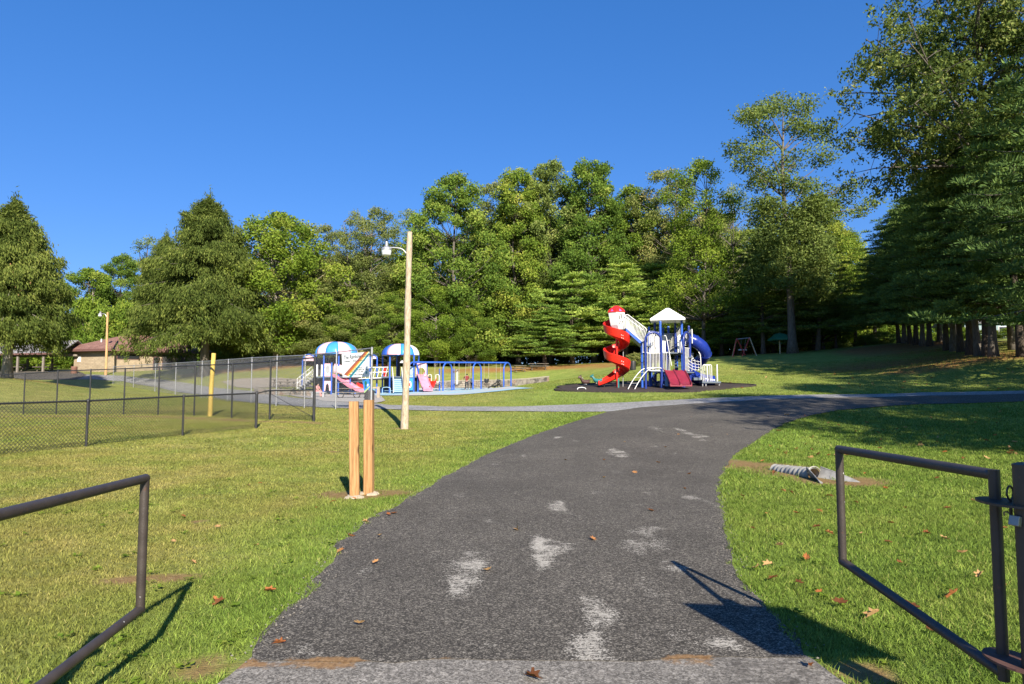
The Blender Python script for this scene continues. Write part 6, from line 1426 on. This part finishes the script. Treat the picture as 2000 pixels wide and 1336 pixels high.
# ================================================================== GRASS
rng = np.random.default_rng(99)
def blades(y0, y1, dens, h, w):
    a = 1.02; area = a*(y1*y1-y0*y0)+1.2*(y1-y0); n = int(area*dens)
    y = np.sqrt(rng.random(n)*(y1*y1-y0*y0)+y0*y0); x = (rng.random(n)*2-1)*(a*y+.6)
    keep = ~inside(road_poly, x+(vnoise(x,y,.12,70)-.5)*.16, y+(vnoise(x,y,.12,71)-.5)*.16) & ~inside(old_poly, x, y)
    keep &= ~((abs(y-(BY0+(BY1-BY0)*(x-BX0)/(BX1-BX0))) < .13) & (x > BX0-.05) & (x < BX1+.05))
    if y1 > 20: keep &= ~inside(lo+SEAM+up_edge[::-1], x, y)
    if y1 > 40:
        for q in (pad, blue, grav, rub): keep &= ~inside(q, x, y)
    x, y = x[keep], y[keep]; so = soil_mask(x, y); keep = rng.random(len(x)) > so*1.15; x, y = x[keep], y[keep]
    d = dry_mask(x, y); clumpy = fbm(x, y, .35, 80); tall = fbm(x, y, 1.6, 81)
    hh = .86*h*(.45+1.1*rng.random(len(x)))*(.55+.9*clumpy)*(1-.3*d)*np.where(x > 1, 1.15, .95)*(.8+.5*tall)
    edge = np.zeros(len(x)); z = zf(x, y)-.004
    az = rng.random(len(x))*6.283; lean = (.35+.75*rng.random(len(x)))*1.0
    dx, dy = np.cos(az), np.sin(az); tip = np.stack([x+dx*hh*lean, y+dy*hh*lean, z+hh*np.sqrt(np.clip(1-(lean*.72)**2,.12,1))],1)
    s = rng.random(len(x))*6.283; sx, sy = np.cos(s)*w*.5, np.sin(s)*w*.5
    A = np.stack([x-sx,y-sy,z],1); B = np.stack([x+sx,y+sy,z],1); mid = np.stack([x+dx*hh*lean*.35,y+dy*hh*lean*.35,z+hh*.55],1)
    C = mid+np.stack([sx*.8,sy*.8,0*sx],1); D_ = mid-np.stack([sx*.8,sy*.8,0*sx],1)
    V = np.stack([A,B,C,tip,D_],1).reshape(-1,3); k = np.arange(len(x))*5
    F1 = np.stack([k,k+1,k+2,k+4],1); F2 = np.stack([k+4,k+2,k+3,k+3],1)
    t = np.clip(.5+.22*rng.normal(size=len(x))+.25*(clumpy-.5),0,1)
    return V, k, np.repeat(t,5), np.repeat(d,5)
up_edge = [G(*p) for p in UP]; up_edge.append((ROAD_R[-1][0], up_edge[-1][1]+.8)); lo = [G(*p) for p in LO]
Vs, Fs, Ts, Ds, off = [], [], [], [], 0
for y0,y1,dn,h,w in ((2.4,6,6500,.046,.0048),(6,10,3600,.048,.006),(10,17,1500,.050,.0095),(17,27,520,.055,.016),(27,36,260,.055,.018),(36,62,105,.055,.022)):
    V, k, T_, D_ = blades(y0,y1,dn,h,w); Vs.append(V); Ts.append(T_); Ds.append(D_); k = k+off
    Fs.append(np.stack([np.stack([k,k+1,k+2],1),np.stack([k,k+2,k+4],1),np.stack([k+4,k+2,k+3],1)],1).reshape(-1,3)); off += len(V)
V = np.concatenate(Vs); me = np_mesh('grass', V, np.concatenate(Fs), {'tint':np.concatenate(Ts),'dry':np.concatenate(Ds)})
tag(link_mesh('grass', me, M['blade']), 'short mown lawn grass', kind='stuff')

# crumbs of asphalt and stone along the edges of the drive
VV, FF, off = [], [], 0; ico = [(0,0,1),(.9,0,.3),(.28,.85,.3),(-.72,.52,.3),(-.72,-.52,.3),(.28,-.85,.3),(0,0,-.6)]; icf = [(0,1,2),(0,2,3),(0,3,4),(0,4,5),(0,5,1),(6,2,1),(6,3,2),(6,4,3),(6,5,4),(6,1,5)]
ico = np.array(ico); icf = np.array(icf)
for line in (ROAD_L, ROAD_R[:12]):
    for (ax_,ay_),(bx_,by_) in zip(line[:-1],line[1:]):
        L = math.hypot(bx_-ax_,by_-ay_)
        for _ in range(int(L*75)):
            f = rng.random(); px_ = ax_+(bx_-ax_)*f+rng.normal()*.07; py_ = ay_+(by_-ay_)*f+rng.normal()*.04; r = .003+.009*rng.random()**2
            VV.append(ico*np.array([1,1,.7])*r*(.7+.6*rng.random((7,3)))+np.array([px_,py_,zg(px_,py_)+.014])); FF.append(icf+off); off += 7
tag(link_mesh('gravel_crumbs', np_mesh('gravel_crumbs', np.concatenate(VV), np.concatenate(FF)), plain('crumb_stone',(.20,.18,.155),.9,0,.5,60)), 'loose stone crumbs along the edges of the drive', kind='stuff')
# broad-leaved weeds in the lawn
VV, TT = [], []
for k in range(420):
    y = 3.4+9*rng.random()**1.6; x = (rng.random()*2-1)*(.78*y)
    if fbm(np.array([x]),np.array([y]),.8,90)[0] < .5 and k % 3: continue
    if inside(road_poly, np.array([x]), np.array([y]))[0] or inside(old_poly, np.array([x]), np.array([y]))[0]: continue
    m = rng.integers(5,12); a = rng.random(m)*6.28; r = .02+.035*rng.random(m); c = np.stack([x+r*np.cos(a), y+r*np.sin(a), zg(x,y)+.018+.022*rng.random(m)],1)
    V, _ = leaves(c, .030+.02*rng.random(m), aspect=.8, axis=np.stack([np.cos(a),np.sin(a),.25+0*a],1), flat=.85); VV.append(V); TT.append(np.repeat(np.clip(.55+.2*rng.normal(size=m),0,1),4))
VV = np.concatenate(VV); tag(link_mesh('weeds', np_mesh('weeds', VV, np.arange(len(VV)).reshape(-1,4), {'tint':np.concatenate(TT)}), M['leaf_yellow']), 'broad-leaved weeds among the lawn grass', kind='stuff')
# ================================================================== LIGHT, CAMERA
w = bpy.data.worlds.new('World'); SC.world = w; w.use_nodes = True
nt = w.node_tree; bg = nt.nodes['Background']; sky = nt.nodes.new('ShaderNodeTexSky'); sky.sky_type = 'NISHITA'; sky.sun_disc = False
sky.sun_elevation = SUN_EL; sky.sun_rotation = math.atan2(to_sun.x, to_sun.y); sky.altitude = 200; sky.air_density = 1.0; sky.dust_density = .25; sky.ozone_density = 3.5
hs = nt.nodes.new('ShaderNodeHueSaturation'); hs.inputs['Saturation'].default_value = 1.30; mul = nt.nodes.new('ShaderNodeMix'); mul.data_type = 'RGBA'; mul.blend_type = 'MULTIPLY'; mul.inputs[0].default_value = 1; mul.inputs[7].default_value = (.58,.81,1.33,1)
nt.links.new(sky.outputs[0], hs.inputs['Color']); gm = nt.nodes.new('ShaderNodeGamma'); gm.inputs['Gamma'].default_value = .62; nt.links.new(hs.outputs[0], gm.inputs[0]); nt.links.new(gm.outputs[0], mul.inputs[6]); nt.links.new(mul.outputs[2], bg.inputs[0]); bg.inputs[1].default_value = .115
sl = bpy.data.lights.new('sun', 'SUN'); sl.energy = 5.0; sl.angle = R(.5); sl.color = (1.0,.92,.78)
so = bpy.data.objects.new('sun', sl); COL.objects.link(so); so.rotation_euler = to_sun.to_track_quat('Z','Y').to_euler()
cam = bpy.data.cameras.new('camera'); cam.lens = 24; cam.sensor_width = 36; cam.clip_start = .05; cam.clip_end = 3000
co = bpy.data.objects.new('camera', cam); COL.objects.link(co); co.location = (0,0,EYE); co.rotation_euler = (math.pi/2+PITCH,0,0)
SC.camera = co
SC.view_settings.view_transform = 'Standard'; SC.view_settings.look = 'None'; SC.view_settings.exposure = 1.0; SC.view_settings.gamma = 1
cy = SC.cycles; cy.max_bounces = 6; cy.diffuse_bounces = 3; cy.glossy_bounces = 2; cy.transmission_bounces = 4; cy.transparent_max_bounces = 8; cy.caustics_reflective = False; cy.caustics_refractive = False
